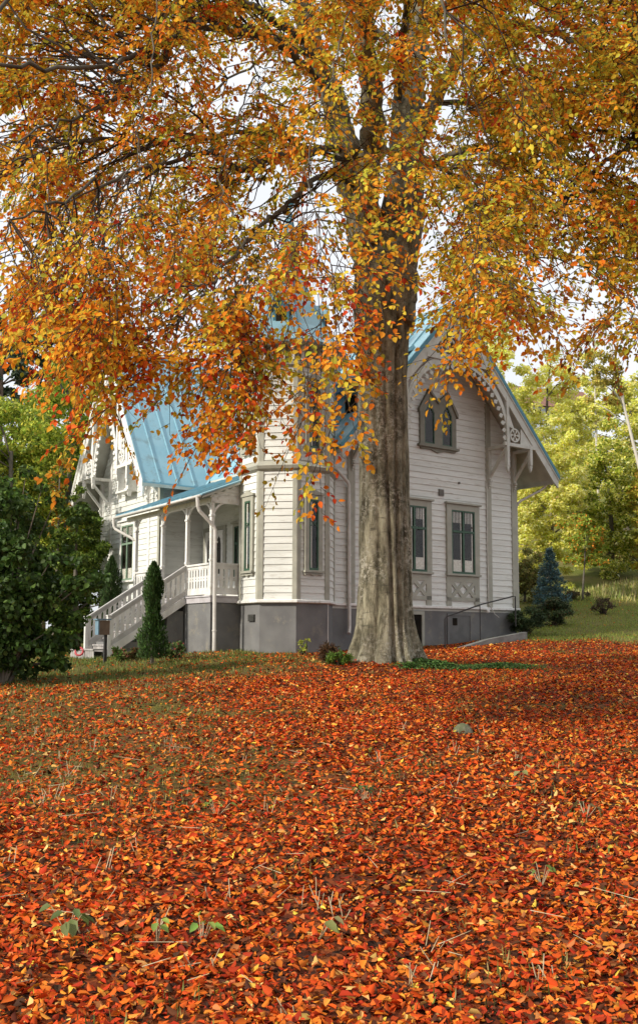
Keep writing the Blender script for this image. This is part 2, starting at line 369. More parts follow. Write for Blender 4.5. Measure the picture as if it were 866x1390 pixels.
mb = MB(); core = mb                                  # inner shell behind the boards
mb.box(.97, 8.69, -.28, 12, .9, 5.3); mb.box(-.58, 1.5, 6.67, 11.6, .9, 5.2)
mb.add([RG(-3.4, -.02, 5.3), RG(3.4, -.02, 5.3), RG(3.4, -.02, 6.1), RG(0, -.02, 9.9), RG(-3.4, -.02, 6.1)], [(0, 1, 2, 3, 4)])
mb.add([LG(-2.48, -.02, 5.2), LG(2.48, -.02, 5.2), LG(2.48, -.02, 5.8), LG(0, -.02, 9.8), LG(-2.48, -.02, 5.8)], [(0, 1, 2, 3, 4)])
H(mb, 'wall_core', M['soffit'])
# trim boards
mb = MB(RG)
for s, w, zt in ((-3.33, .13, 6.3), (-2.16, .11, 7.6), (2.16, .11, 7.6), (3.32, .13, 6.3)): mb.box(s-w, s+w, 0, .05, 1.06, zt)
mb.box(-4.15, -3.98, 0, .045, 1.06, 5.3); mb.box(-3.46, 3.46, 0, .052, 4.86, 4.92) if False else None
H(mb, 'corner_board', M['trim'], bevel=.006, split=True)
mb = MB(RG); mb.box(-4.3, 3.5, 0, .07, .98, 1.055); mb.T = LG; mb.box(-2.55, 2.55, 0, .07, .98, 1.055); H(mb, 'base_ledge', M['white'], bevel=.008, split=True)
mb = MB(LG)
for s, w, zt in ((-2.4, .1, 6.), (-1.62, .08, 7.2), (1.62, .08, 7.2), (2.4, .1, 6.)): mb.box(s-w, s+w, 0, .045, 1.06, zt)
H(mb, 'wing_board', M['white'], bevel=.006, split=True)
mb = MB(); mb.box(-.72, -.58, 6.53, 6.67, 1.06, 5.2); mb.box(8.63, 8.78, -.2, 0, 1.06, 6.1); H(mb, 'corner_post', M['trim'], split=True)
# foundation
mb = MB(); mb.box(.98, 8.68, -.27, 12, -.9, 1.0); mb.box(-.57, 1.2, 6.68, 11.62, -.9, 1.0); mb.box(-2.06, .97, .56, 6.67, -.9, .995)
H(mb, 'foundation', M['found'], split=True)
R8 = 1.3066
def octp(r, z, off=0): return [(r*math.cos(math.radians(22.5+45*k)), r*math.sin(math.radians(22.5+45*k)), z) for k in range(8)]
def octo(mb, rings):
    vs = []; 
    for r, z in rings: vs += octp(r, z)
    n = len(rings); fs = [(i*8+j, i*8+(j+1) % 8, (i+1)*8+(j+1) % 8, (i+1)*8+j) for i in range(n-1) for j in range(8)]
    fs += [tuple(range(7, -1, -1)), tuple(range((n-1)*8, n*8))]; mb.add(vs, fs)
mb = MB(); octo(mb, [(R8-.03, -.9), (R8-.03, .995)]); H(mb, 'tower_foundation', M['found'])
# tower
mb = MB(); octo(mb, [(R8-.02, .99), (R8-.02, 7.8)]); H(mb, 'tower_core', M['soffit'])
mb = MB()
for k in range(0, 360, 45):
    mb.T = TF(k); siding(mb, 1.06, 7.35, lambda z: (-.5, .5))
H(mb, 'tower_wall', M['siding'], fix=False)
mb = MB()
for k in range(0, 360, 45):
    mb.T = TF(k)
    for sg in (-1, 1): mb.box(*sorted((sg*.39, sg*.512)), 0, .04, 1.06, 4.5); mb.box(*sorted((sg*.39, sg*.512)), 0, .04, 4.72, 7.3)
H(mb, 'tower_corner_board', M['trim'], bevel=.004, split=True)
mb = MB(); octo(mb, [(R8+.03, .97), (R8+.09, .99), (R8+.09, 1.04), (R8+.03, 1.075)]); H(mb, 'tower_base_ledge', M['white'])
mb = MB(); octo(mb, [(R8+.02, 4.46), (R8+.12, 4.52), (R8+.16, 4.60), (R8+.02, 4.75)]); H(mb, 'tower_waist_ledge', M['trim'])
mb = MB(); octo(mb, [(R8+.03, 7.28), (R8+.11, 7.32), (R8+.11, 7.38), (R8+.04, 7.42), (R8+.04, 7.86)]); 
H(mb, 'tower_frieze', M['trim'])
mb = MB()
for k in range(0, 360, 45):
    mb.T = TF(k)
    for s in (-.4, -.14, .14, .4): mb.prism([(s-.035, 7.45), (s+.035, 7.45), (s+.035, 7.82), (s-.035, 7.82)], .06, .12); mb.box(s-.03, s+.03, .12, .30, 7.68, 7.82)
H(mb, 'tower_eave_bracket', M['white'], split=True)
mb = MB(); octo(mb, [(R8+.05, 7.83), (1.70, 7.84), (1.72, 7.90)]); H(mb, 'tower_soffit', M['soffit'])
mb = MB(); octo(mb, [(1.76, 7.86), (1.78, 7.93), (1.5, 8.12), (1.18, 8.55), (.93, 9.05), (.66, 9.55), (.40, 10.3), (.20, 11.2), (.06, 12.1), (.02, 12.3)])
trf = H(mb, 'tower_roof', M['roof'])
mb = MB()
for k in range(8):
    prof = [(1.79, 7.92), (1.51, 8.12), (1.19, 8.55), (.94, 9.05), (.67, 9.55), (.41, 10.3), (.21, 11.2), (.07, 12.1)]
    a = math.radians(22.5+45*k); mb.tube([(r*math.cos(a), r*math.sin(a), z) for r, z in prof], .018, 5)
H(mb, 'hip_seam', M['rooftrim'], trf)
mb = MB(); mb.lathe((0, 0, 12.2), [(.03, 0), (.05, .05), (.13, .2), (.05, .34), (.02, .4), (.015, 1.0), (.004, 1.1)], 12); H(mb, 'finial', M['rooftrim'], smooth=True)
for k in (225, 315, 135, 45):    # small roof lucarnes of the spire
    mb = MB(TF(k)); mb.prism([(-.22, 8.5), (.22, 8.5), (.22, 9.0), (0, 9.25), (-.22, 9.0)], -.7, -.15); lu = H(mb, 'lucarne', M['rooftrim'])
    mb = MB(TF(k)); mb.prism([(-.3, 8.93), (0, 9.28), (.3, 8.93), (.3, 9.0), (0, 9.36), (-.3, 9.0)], -.8, -.08); H(mb, 'lucarne_roof', M['roof'], lu)
    mb = MB(TF(k)); mb.box(-.14, .14, -.15, -.14, 8.56, 8.98); H(mb, 'lucarne_opening', M['dark'], lu)
# roofs ---------------------------------------------------------------
def slab(mb, pts, t, dn=(0, 0, -1)):
    k = len(pts); d = Vector(dn)*t; vs = [Vector(p) for p in pts]+[Vector(p)+d for p in pts]
    mb.add(vs, [tuple(range(k)), tuple(range(2*k-1, k-1, -1))]+[(i, (i+1) % k, k+(i+1) % k, k+i) for i in range(k)])
YB = 13.0
mainL = [(.9, -1.3, EZ), (5.28, -1.3, RZR), (5.28, YB, RZR), (.9, YB, EZ)]
mainR = [(9.66, -1.3, EZ), (5.28, -1.3, RZR), (5.28, YB, RZR), (9.66, YB, EZ)]
wingN = [(-1.6, 5.97, 5.05), (.66, 5.97, 5.05), (5.19, 9.15, WZR), (-1.6, 9.15, WZR)]
wingF = [(-1.6, 12.33, 5.05), (.66, 12.33, 5.05), (5.19, 9.15, WZR), (-1.6, 9.15, WZR)]
mb = MB(); [slab(mb, q, .05) for q in (mainL, mainR)]; mr = H(mb, 'main_roof', M['roof'])
mb = MB(); [slab(mb, q, .05) for q in (wingN, wingF)]; wr = H(mb, 'wing_roof', M['roof'])
def lower(pts, d): return [(x, y, z-d) for x, y, z in pts]
mb = MB(); [slab(mb, lower(q, .052), .10) for q in (mainL, mainR, wingN, wingF)]; H(mb, 'roof_soffit', M['soffit'])
mb = MB()
for sg in (-1, 1):
    y = -1.3
    while y <= YB:
        if sg == 1 or not (6.1 < y < 12.2) : mb.bar((5.28+sg*.02, y, RZR+.02), (5.28+sg*4.38, y, EZ+.02), .035, .05)
        else:
            s = WZR-WS*abs(9.15-y); x = .9+(s-EZ)/RS
            mb.bar((5.26, y, RZR+.02), (max(x, .9), y, max(s, EZ)+.02), .035, .05)
        y += .62
mb.bar((5.28, -1.32, RZR+.03), (5.28, YB, RZR+.03), .12, .08)
H(mb, 'standing_seam', M['roof'], mr)
mb = MB()
for sg in (-1, 1):
    x = -1.6
    while x < 4.9:
        s0 = max(0, (x-.66)/4.53)*3.18; mb.bar((x, 9.15+sg*.02, WZR+.02), (x, 9.15+sg*(3.18-s0), WZR-WS*(3.18-s0)+.02), .035, .05); x += .62
mb.bar((-1.62, 9.15, WZR+.03), (5.2, 9.15, WZR+.03), .12, .08); mb.bar((.66, 5.97, 5.08), (5.19, 9.15, WZR+.02), .06, .04)
H(mb, 'standing_seam', M['roof'], wr)
# gable decoration
def gable_trim(T, n0, zr, sl, half, arch_a, arch_b, arch_z, posts, tie_z, low_z, white, wall_s, pointed=False, edge=None):
    """n0 = overhang; decoration hangs in the rake plane"""
    E = zr-sl*half
    mb = MB(T)                                          # blue edge
    for sg in (-1, 1): mb.prism([(0, zr+.05), (sg*(half+.02), E+.03), (sg*(half+.02), E-.12), (0, zr-.13)], n0, n0+.035)
    H(mb, 'rake_flashing', edge or M['rooftrim'])
    mb = MB(T)
    for sg in (-1, 1):
        mb.prism([(0, zr-.12), (sg*half, E-.11), (sg*(half-.02), E-.11-.30), (sg*(half-.22), E-.12-.12), (0, zr-.55)], n0-.05, n0+.0)
        mb.prism([(0, zr-.12), (sg*half, E-.11), (sg*half, E-.17), (0, zr-.20)], n0, n0+.025)
    H(mb, 'bargeboard', white, bevel=.004, split=True)
    # arch with hanging drop teeth
    def ap(t, d=0):
        if pointed: return (-(arch_a+d)*math.cos(t), arch_z+(arch_b+d)*(1-abs(math.cos(t))**1.25)**.8)
        return (-(arch_a+d)*math.cos(t), arch_z+(arch_b+d)*math.sin(t))
    ts = np.linspace(0, PI, 33)
    mb = MB(T); mb.band([ap(t, 0) for t in ts], [ap(t, .10) for t in ts], n0-.06, n0-.01)
    nt_ = int(round((arch_a+arch_b)*PI/2/.24))
    for i in range(nt_):
        t = PI*(i+.5)/nt_; c = ap(t, -.005); q = ap(t, -.5); dx, dz = q[0]-c[0], q[1]-c[1]; l = math.hypot(dx, dz); dx /= l; dz /= l; px_, pz = -dz, dx
        w = .06; pr = [(-w*.45, 0), (-w*.45, .05), (-w*1.2, .08), (-w*1.15, .135), (0, .20), (w*1.15, .135), (w*1.2, .08), (w*.45, .05), (w*.45, 0)]
        mb.prism([(c[0]+a*px_+b*dx, c[1]+a*pz+b*dz) for a, b in pr], n0-.045, n0-.02)
    H(mb, 'arch_fretwork', white)
    # gap fill between arch and bargeboard (thin board just behind)
    mb = MB(T); 
    for sg in (-1, 1):
        P_, Q_ = [], []
        for t in np.linspace(.12, PI/2-.10, 16):
            s, z = ap(t, .08); s = abs(s); zt = zr-sl*s-.5
            P_.append((sg*s, min(z, zt))); Q_.append((sg*s, max(min(z+.16, zt), min(z, zt))))
        mb.band(P_, Q_, n0-.055, n0-.03)
    H(mb, 'arch_backing', white, split=True)
    # posts, pendants
    mb = MB(T)
    for sg in (-1, 1):
        for i, (s, zt, zb) in enumerate(posts):
            zt2 = min(zt, zr-sl*s-.3); mb.box(sg*s-.055, sg*s+.055, n0-.10, n0+.015, zb, zt2)
            mb.prism([(sg*s-.045, zb), (sg*s+.045, zb), (sg*s+.06, zb-.05), (sg*s, zb-.22), (sg*s-.06, zb-.05)], n0-.09, n0)
        so = (zr-low_z-.35)/sl
        mb.box(*sorted((sg*(posts[0][0]-.14), sg*(so))), n0-.09, n0+.005, low_z-.06, low_z+.05)
    ztie = tie_z; w = (zr-.4-ztie)/sl
    mb.box(-w, w, n0-.07, n0+.01, ztie-.08, ztie+.06); mb.box(-.055, .055, n0-.07, n0+.02, ztie, zr-.3)
    H(mb, 'gable_frame', white, bevel=.004, split=True)
    # rings and spokes of the fretwork panels
    mb = MB(T)
    def ring(cs, cz, r):
        tt = np.linspace(0, 2*PI, 25); mb.band([(cs+r*math.cos(t), cz+r*math.sin(t)) for t in tt], [(cs+(r-.05)*math.cos(t), cz+(r-.05)*math.sin(t)) for t in tt], n0-.05, n0-.02)
        for k in range(6):
            t = k*PI/3; c, s_ = math.cos(t), math.sin(t); a = .012
            mb.prism([(cs-s_*a, cz+c*a), (cs+c*(r-.04)-s_*a, cz+s_*(r-.04)+c*a), (cs+c*(r-.04)+s_*a, cz+s_*(r-.04)-c*a), (cs+s_*a, cz-c*a)], n0-.045, n0-.025)
            c2 = (cs+c*(r*.62), cz+s_*(r*.62)); mb.prism([(c2[0]+.04*math.cos(u), c2[1]+.04*math.sin(u)) for u in np.linspace(0, 2*PI, 7)[:-1]], n0-.046, n0-.024)
        mb.prism([(cs+.05*math.cos(u), cz+.05*math.sin(u)) for u in np.linspace(0, 2*PI, 9)[:-1]], n0-.047, n0-.022)
    for sg in (-1, 1):
        wd = w; r = min(.30, wd*.26); ring(sg*(r+.09), ztie+r+.08, r)
        # scroll pieces toward the corners of the triangle
        a = sg*(2*r+.12); mb.prism([(a, ztie+.05), (sg*(wd-.05), ztie+.05), (a+sg*.03, ztie+.05+.42*(wd-2*r))], n0-.045, n0-.03)
        mb.prism([(sg*.06, ztie+2*r+.1), (sg*.26, ztie+2*r+.06), (sg*.06, zr-.45)], n0-.045, n0-.03)
        p0 = posts[0][0]; so = (zr-low_z-.45)/sl; r2 = .24*min(1., (so-p0)/1.3); ring(sg*(p0+r2+.11), low_z+r2+.09, r2)
        mb.prism([(sg*(p0+2*r2+.14), low_z+.05), (sg*(so-.02), low_z+.05), (sg*(p0+2*r2+.16), low_z+.05+sl*(so-p0-2*r2-.2)*.8)], n0-.045, n0-.03)
        mb.prism([(sg*(p0+.055), low_z+2*r2+.12), (sg*(p0+.055+.26), low_z+2*r2+.06), (sg*(p0+.055), zr-sl*(p0+.1)-.62)], n0-.045, n0-.03)
    H(mb, 'fretwork_panel', white, split=True)
    # brackets carrying the overhang
    mb = MB(T)
    for sg in (-1, 1):
        for s in wall_s:
            pz = low_z-.0
            mb.bar(T2(T, sg*s, .0, pz), T2(T, sg*s, n0-.05, pz), .09, .10) if False else mb.add(*boxraw(sg*s-.045, sg*s+.045, .04, n0-.09, pz-.06, pz+.05))
            mb.add(*boxraw(sg*s-.05, sg*s+.05, .04, .13, pz-1.0, pz))
            y0, y1 = .10, n0-.16; z0, z1 = pz-.92, pz-.06      # diagonal strut
            mb.add([(sg*s-.04, y0, z0-.07), (sg*s+.04, y0, z0-.07), (sg*s+.04, y0, z0+.07), (sg*s-.04, y0, z0+.07),
                    (sg*s-.04, y1, z1-.07), (sg*s+.04, y1, z1-.07), (sg*s+.04, y1, z1+.05), (sg*s-.04, y1, z1+.05)], [(0,3,2,1),(4,5,6,7),(0,1,5,4),(1,2,6,5),(2,3,7,6),(3,0,4,7)])
            for q in range(4): mb.add(*boxraw(sg*s-.045+.004*q, sg*s+.045-.004*q, .04, .17-.03*q, pz-1.08-.07*q, pz-1.02-.07*q))
    H(mb, 'eave_bracket', white, bevel=.004, split=True)
def boxraw(x0, x1, y0, y1, z0, z1):
    return ([(x0,y0,z0),(x1,y0,z0),(x1,y1,z0),(x0,y1,z0),(x0,y0,z1),(x1,y0,z1),(x1,y1,z1),(x0,y1,z1)], [(0,3,2,1),(4,5,6,7),(0,1,5,4),(1,2,6,5),(2,3,7,6),(3,0,4,7)])
def T2(T, *a): return a
gable_trim(RG, 1.0, RZR, RS, 4.38, 2.07, 2.13, 6.2, [(2.07, 8.0, 5.45), (3.1, 6.2, 5.55)], 8.42, 6.13, M['soffit'], (2.16, 3.3))
gable_trim(LG, 1.0, WZR, WS, 3.18, 1.0, 2.35, 5.85, [(1.07, 8.2, 5.55), (1.9, 6.3, 5.3)], 8.35, 5.8, M['white'], (1.62, 2.4), pointed=True, edge=M['white'])
# eave boards along the lower roof edges, gutters
mb = MB(); mb.bar((.93, -1.25, EZ-.13), (.93, .6, EZ-.13), .04, .2); mb.bar((9.63, -1.25, EZ-.13), (9.63, YB, EZ-.13), .04, .22); mb.bar((-1.55, 6.02, 4.95), (.7, 6.02, 4.95), .03, .09); mb.bar((-1.55, 12.3, 4.92), (.7, 12.3, 4.92), .04, .2)
H(mb, 'eave_board', M['soffit'], split=True)
mb = MB(); mb.tube([(.84, -1.25, EZ-.06), (.84, .4, EZ-.07)], .06, 8); mb.tube([(9.72, -1.25, EZ-.06), (9.72, YB, EZ-.05)], .06, 8); H(mb, 'gutter', M['rooftrim'], smooth=True, split=True)
# dormer on left slope of main roof
mb = MB(); mb.box(2.0, 3.2, -.75, 1.45, 6.2, 7.42); dm = H(mb, 'dormer', M['rooftrim'])
mb = MB(); slab(mb, [(1.72, -.95, 7.42), (3.85, -.95, 8.7), (3.85, 1.65, 8.7), (1.72, 1.65, 7.42)], .07)
y = -.9
while y < 1.7: mb.bar((1.72, y, 7.45), (3.85, y, 8.73), .035, .05); y += .36
H(mb, 'dormer_roof', M['roof'], dm)
mb = MB(); mb.box(1.70, 1.73, -.97, 1.67, 7.16, 7.42); H(mb, 'dormer_fascia', noisy('mid_blue_fascia', (.09, .22, .42), (.12, .27, .46), 3, .4), dm)
mb = MB(); mb.box(1.975, 2.0, -.5, 0, 6.55, 7.05); mb.box(1.975, 2.0, .6, 1.1, 6.55, 7.05); H(mb, 'dormer_pane', M['dark'], dm, split=True)
# windows ---------------------------------------------------------------
def window(T, sc, z0, z1, w, name='window', sash=None, case=None, bars='cross', head=True, curtain=True, trim=.13, glassw=None):
    """a casement: outer casing, green sash with bars, glass, dark room and lace behind it"""
    case = case or M['trim']; sash = sash or M['green']; h = w/2
    mb = MB(T)
    mb.box(sc-h-trim, sc-h, .0, .085, z0-.02, z1+trim*.9); mb.box(sc+h, sc+h+trim, .0, .085, z0-.02, z1+trim*.9)
    mb.box(sc-h, sc+h, .0, .085, z1, z1+trim*.9)
    if head: mb.box(sc-h-trim-.05, sc+h+trim+.05, .0, .15, z1+trim*.9+.002, z1+trim*.9+.06)
    mb.box(sc-h-trim-.03, sc+h+trim+.03, .0, .13, z0-.085, z0-.022)
    wn = H(mb, name, case, bevel=.004)
    mb = MB(T); mb.box(sc-h, sc+h, .034, .0385, z0-.02, z1); H(mb, 'window_recess', M['dark'], wn, split=True)
    mb = MB(T); t = .045
    mb.box(sc-h, sc-h+t, .045, .078, z0-.02, z1); mb.box(sc+h-t, sc+h, .045, .078, z0-.02, z1); mb.box(sc-h+t, sc+h-t, .045, .078, z1-t, z1); mb.box(sc-h+t, sc+h-t, .045, .078, z0-.02, z0+t)
    if bars == 'cross':
        zt = z0+(z1-z0)*.66; mb.box(sc-.035, sc+.035, .05, .088, z0+t, z1-t); mb.box(sc-h+t, sc-.037, .05, .086, zt-.035, zt+.035); mb.box(sc+.037, sc+h-t, .05, .086, zt-.035, zt+.035)
    if bars == 'x':
        zt = z0+(z1-z0)*.62; zz = z0+(z1-z0)*.70
        for a, b in (((sc-h+t, zt), (sc+h-t, zz)), ((sc+h-t, zt), (sc-h+t, zz))):
            mb.prism([(a[0], a[1]-.012), (b[0], b[1]-.012), (b[0], b[1]+.012), (a[0], a[1]+.012)], .056, .07)
    H(mb, 'sash', sash, wn, split=True)
    if curtain:
        mb = MB(T)
        if bars == 'cross':
            for a, b in ((sc-h+t+.03, sc-.05), (sc+.05, sc+h-t-.03)):
                mb.box(a, b, .0395, .041, z0+.05, z0+(z1-z0)*.21); k = (b-a)/7                 # lace half curtain
                for i in range(7): mb.box(a+k*i+.005, a+k*i+k*.45, .0415, .0425, z0+.05, z0+(z1-z0)*.21)
                for i in range(6): mb.box(a+k*i*1.16, a+k*i*1.16+k*.5, .0395, .041, z0+(z1-z0)*.80, z1-.05)
            mb.box(sc-.095, sc-.06, .0397, .0415, z0+.05, z1-.05); mb.box(sc+h-t-.07, sc+h-t-.03, .0397, .0415, z0+.05, z1-.05)
        else: mb.box(sc-h+t+.01, sc-h+t+.06, .0395, .041, z0+.05, z1-.05)
        H(mb, 'curtain', M['lace'], wn, split=True)
    mb = MB(T); mb.box(sc-h+t*.5, sc+h-t*.5, .050, .054, z0, z1-.02); H(mb, 'pane', M['glass'], wn, split=True)
    return wn
for sc in (1.0, -1.0):
    window(RG, sc, 2.08, 4.03, .98, trim=.2)
    mb = MB(RG); h = .69                                 # apron panel with crossed laths below each window
    mb.box(sc-h, sc+h, .0, .05, 1.80, 1.99); mb.box(sc-h, sc+h, 0, .05, 1.22, 1.34); mb.box(sc-h, sc-h+.2, 0, .05, 1.06, 1.80); mb.box(sc+h-.2, sc+h, 0, .05, 1.06, 1.80)
    for k in (0, 1):
        a = sc-h+.2+.49*k; b = a+.49
        mb.prism([(a, 1.34), (a+.09, 1.34), (b, 1.72), (b, 1.80), (b-.09, 1.80), (a, 1.42)], .03, .052); mb.prism([(b, 1.34), (b-.09, 1.34), (a, 1.72), (a, 1.80), (a+.09, 1.80), (b, 1.42)], .031, .054)
    H(mb, 'window_apron', M['trim'], split=True)
wg = window(LG, 0, 2.08, 4.0, .98, case=M['white'], trim=.15, sash=noisy('pale_sash_green', (.22, .30, .22), (.16, .24, .17), 8, .4))
# attic twin lancet window of right gable
def lancet(T, zc, sc_, w=.34, case=None):
    case = case or noisy('dark_sage', (.24, .235, .19), (.2, .195, .155), 6, .6)
    mb = MB(T); z0, z1 = zc, zc+1.0
    O = [(-.78, z0-.03), (.78, z0-.03), (.78, z1-.02), (.84, z1-.02), (.84, z1+.08), (.40, z1+.66), (0, z1+.30), (-.40, z1+.66), (-.84, z1+.08), (-.84, z1-.02), (-.78, z1-.02)]
    # casing built from pieces that leave the two lights open
    O = [(sc_+a*.93, b) for a, b in O]
    for sg in (-1, 1):
        c = sc_+sg*.36
        hole = [(c-.2, z0+.02), (c+.2, z0+.02), (c+.2, z1-.02), (c, z1+.32), (c-.2, z1-.02)]
        outer = [(sc_+sg*.0, z0-.03), (sc_+sg*.74, z0-.03), (sc_+sg*.74, z1+.0), (sc_+sg*.38, z1+.62), (sc_+sg*.0, z1+.28)]
        inner = hole if sg == 1 else [(2*c-a, b) for a, b in hole]
        for i in range(5):
            j = (i+1) % 5; mb.prism([outer[i], outer[j], inner[j], inner[i]], 0, .08)
        mb.prism([(sc_+sg*.80, z1-.06), (sc_+sg*.80, z1+.06), (sc_+sg*.38, z1+.72), (sc_, z1+.36), (sc_, z1+.28), (sc_+sg*.38, z1+.62), (sc_+sg*.72, z1+.02)], .0, .13)
    mb.box(sc_-.82, sc_+.82, 0, .14, z0-.10, z0-.03); mb.prism([(sc_-.75, z0-.1), (sc_+.75, z0-.1), (sc_+.7, z0-.17), (sc_+.3, z0-.16), (sc_, z0-.24), (sc_-.3, z0-.16), (sc_-.7, z0-.17)], 0, .07)
    wn = H(mb, 'attic_window', case)
    for nm, mat, n0, n1, g_ in (('window_recess', M['dark'], .034, .038, .0), ('pane', M['glass'], .045, .05, .0)):
        mb = MB(T)
        for sg in (-1, 1):
            c = sc_+sg*.36; mb.prism([(c-.21, z0), (c+.21, z0), (c+.21, z1-.01), (c, z1+.34), (c-.21, z1-.01)], n0, n1)
        H(mb, nm, mat, wn)
    mb = MB(T)
    for sg in (-1, 1):
        c = sc_+sg*.36; o = [(c-.2, z0+.02), (c+.2, z0+.02), (c+.2, z1-.02), (c, z1+.32), (c-.2, z1-.02)]; i_ = [(c-.165, z0+.055), (c+.165, z0+.055), (c+.165, z1-.03), (c, z1+.25), (c-.165, z1-.03)]
        for k in range(5): mb.prism([o[k], o[(k+1) % 5], i_[(k+1) % 5], i_[k]], .051, .07)
    H(mb, 'sash', M['green'], wn, split=True)
lancet(RG, 5.98, 0)
window(LG, .12, 5.35, 6.05, .5, name='attic_window', case=M['white'], bars='none', curtain=False, trim=.09)
mb = MB(LG); 
for s in (-.3, .54): mb.box(s-.05, s+.05, .0, .35, 5.15, 6.15); mb.prism([(s-.05, 5.15), (s+.05, 5.15), (s, 4.95)], .2, .35)
mb.box(-.35, .59, .25, .36, 6.12, 6.24); mb.box(-.38, .62, .02, .4, 5.12, 5.18); H(mb, 'window_hood', M['white'], split=True)
mb = MB(LG)
for i in range(6):
    for j in range(4-abs(i-2)//2):
        s = .12+(i-2.5)*.17; z = 6.36+j*.22; mb.prism([(s+.075*math.cos(u), z+.09*math.sin(u)) for u in np.linspace(0, 2*PI, 7)[:-1]], .26, .30)
        mb.prism([(s-.014, z-.14), (s+.014, z-.14), (s+.014, z+.14), (s-.014, z+.14)], .262, .298)
H(mb, 'hood_fretwork', M['white'])
# tower windows
for k in (180, 270):
    window(TF(k), 0, 1.86, 3.72, .30, name='tower_window', bars='x', head=False, trim=.13)
    window(TF(k), 0, 5.12, 6.85, .30, name='tower_window', bars='x', head=False, trim=.13)
    mb = MB(TF(k))
    for zt in (3.85, 6.98): mb.prism([(-.32, zt), (.32, zt), (.32, zt+.05), (.1, zt+.10), (0, zt+.16), (-.1, zt+.10), (-.32, zt+.05)], 0, .11)
    for zb in (1.76, 5.02): mb.prism([(-.3, zb), (.3, zb), (.28, zb-.06), (.1, zb-.03), (0, zb-.07), (-.1, zb-.03), (-.28, zb-.06)], 0, .09)
    H(mb, 'window_crest', M['trim'], split=True)
# small wall vents and fittings
mb = MB(RG); mb.box(.02, .22, .02, .06, 4.43, 4.63); mb.box(1.35, 1.41, .02, .07, 3.5, 3.56); mb.box(.85, .90, .02, .07, 4.87, 4.93)
for z in (4.47, 4.52, 4.57): mb.box(.03, .21, .06, .07, z, z+.02)
H(mb, 'wall_vent', noisy('vent_grey', (.2, .19, .17), (.15, .145, .13), 6, .7), split=True)
mb = MB(TF(180)); mb.box(-.02, .28, -.03, .02, .50, .68)
for i in range(4): mb.box(.0, .26, .02, .03, .52+.04*i, .535+.04*i)
H(mb, 'basement_vent', noisy('vent_dark', (.07, .07, .065), (.05, .05, .045), 6, .7))
# basement door and basement window on the right wall
mb = MB(RG); mb.box(.42, 1.30, -.03, .0, -.5, .78); bd = H(mb, 'basement_door', M['tar'])
mb = MB(RG); mb.box(.58, .76, .0, .012, .48, .70); H(mb, 'door_light', M['dark'], bd)
mb = MB(RG); mb.box(.36, .42, -.02, .02, -.5, .84); mb.box(1.30, 1.36, -.02, .02, -.5, .84); mb.box(.42, 1.30, -.02, .02, .78, .84); H(mb, 'door_frame', M['found'], bd, split=True)
mb = MB(RG); mb.box(-1.55, -1.45, -.02, .05, -.3, .88); mb.box(-.7, -.6, -.02, .05, -.3, .88); mb.box(-1.45, -.7, -.02, .05, .78, .88); bw = H(mb, 'basement_window', M['trim'])
mb = MB(RG); mb.box(-1.45, -.7, -.02, .012, -.3, .78); H(mb, 'pane', M['dark'], bw, split=True)
mb = MB(RG); mb.lathe((1.95, .14, .93), [(.01, -.06), (.05, -.04), (.065, 0), (.05, .04), (.01, .06)], 10); H(mb, 'wall_lamp', M['white'], smooth=True)
# cable down the right wall, loop by the lamp
mb = MB(RG); mb.tube([(2.04, .07, 5.0), (2.03, .07, 3.), (2.05, .07, 1.2), (2.3, .09, .85), (2.5, .07, .75)], .012, 5); H(mb, 'wall_cable', M['metalw'])
mb = MB(TF(292.5)); mb.tube([(-.02, .16, 4.2), (.0, .12, 3.0), (.03, .16, 2.6), (.02, .1, 2.2), (.02, .1, -.3)], .011, 5); H(mb, 'tower_cable', M['metalw'])
# porch ---------------------------------------------------------------
PX, PYN = -2.1, .5
mb = MB(); mb.box(PX-.03, .95, PYN-.03, 6.65, 1.15, 1.19); mb.box(PX, .95, PYN, 6.64, 1.0, 1.148)
H(mb, 'porch_floor', noisy('lavender_grey_board', (.50, .48, .50), (.40, .38, .39), 5, .6))
posts = [(PX+.05, PYN+.05), (PX+.05, 1.95), (PX+.05, 3.5), (PX+.05, 5.35)]
for x, y in posts:
    mb = MB(); mb.box(x-.05, x+.05, y-.05, y+.05, 1.19, 3.72); mb.box(x-.07, x+.07, y-.07, y+.07, 3.30, 3.36); mb.box(x-.065, x+.065, y-.065, y+.065, 2.1, 2.16); H(mb, 'porch_post', M['white'], bevel=.008)
mb = MB(); mb.box(PX, PX+.1, PYN, 6.0, 3.68, 3.82); mb.box(PX+.1, -1.1, PYN, PYN+.1, 3.68, 3.82); H(mb, 'porch_beam', M['white'], split=True)
mb = MB()
def knee(mb, x, y, ax, sg, r=.42):
    """quarter circle bracket below the porch beam"""
    T = (lambda s, n, z: (x+n, y+s, z)) if ax == 'y' else (lambda s, n, z: (x+s, y+n, z))
    old = mb.T; mb.T = T; ts = np.linspace(0, PI/2, 9)
    P_ = [(sg*(.05+r-r*math.cos(t)), 3.68-r+r*math.sin(t)) for t in ts]; Q_ = [(sg*(.05+r-(r+.055)*math.cos(t)), 3.68-r+(r+.055)*math.sin(t)-.0) for t in ts]
    Q_ = [(sg*max(sg*a, .05), min(b, 3.70)) for a, b in Q_]; mb.band(P_, Q_, -.022, .022); mb.T = old
for i, (x, y) in enumerate(posts):
    if i < 3: knee(mb, x, y, 'y', 1)
    if i > 0: knee(mb, x, y, 'y', -1)
knee(mb, posts[0][0], posts[0][1], 'x', 1); H(mb, 'post_bracket', M['white'], split=True)
PZ0 = 3.85
def pz(x): return PZ0+.40*(x+2.5)
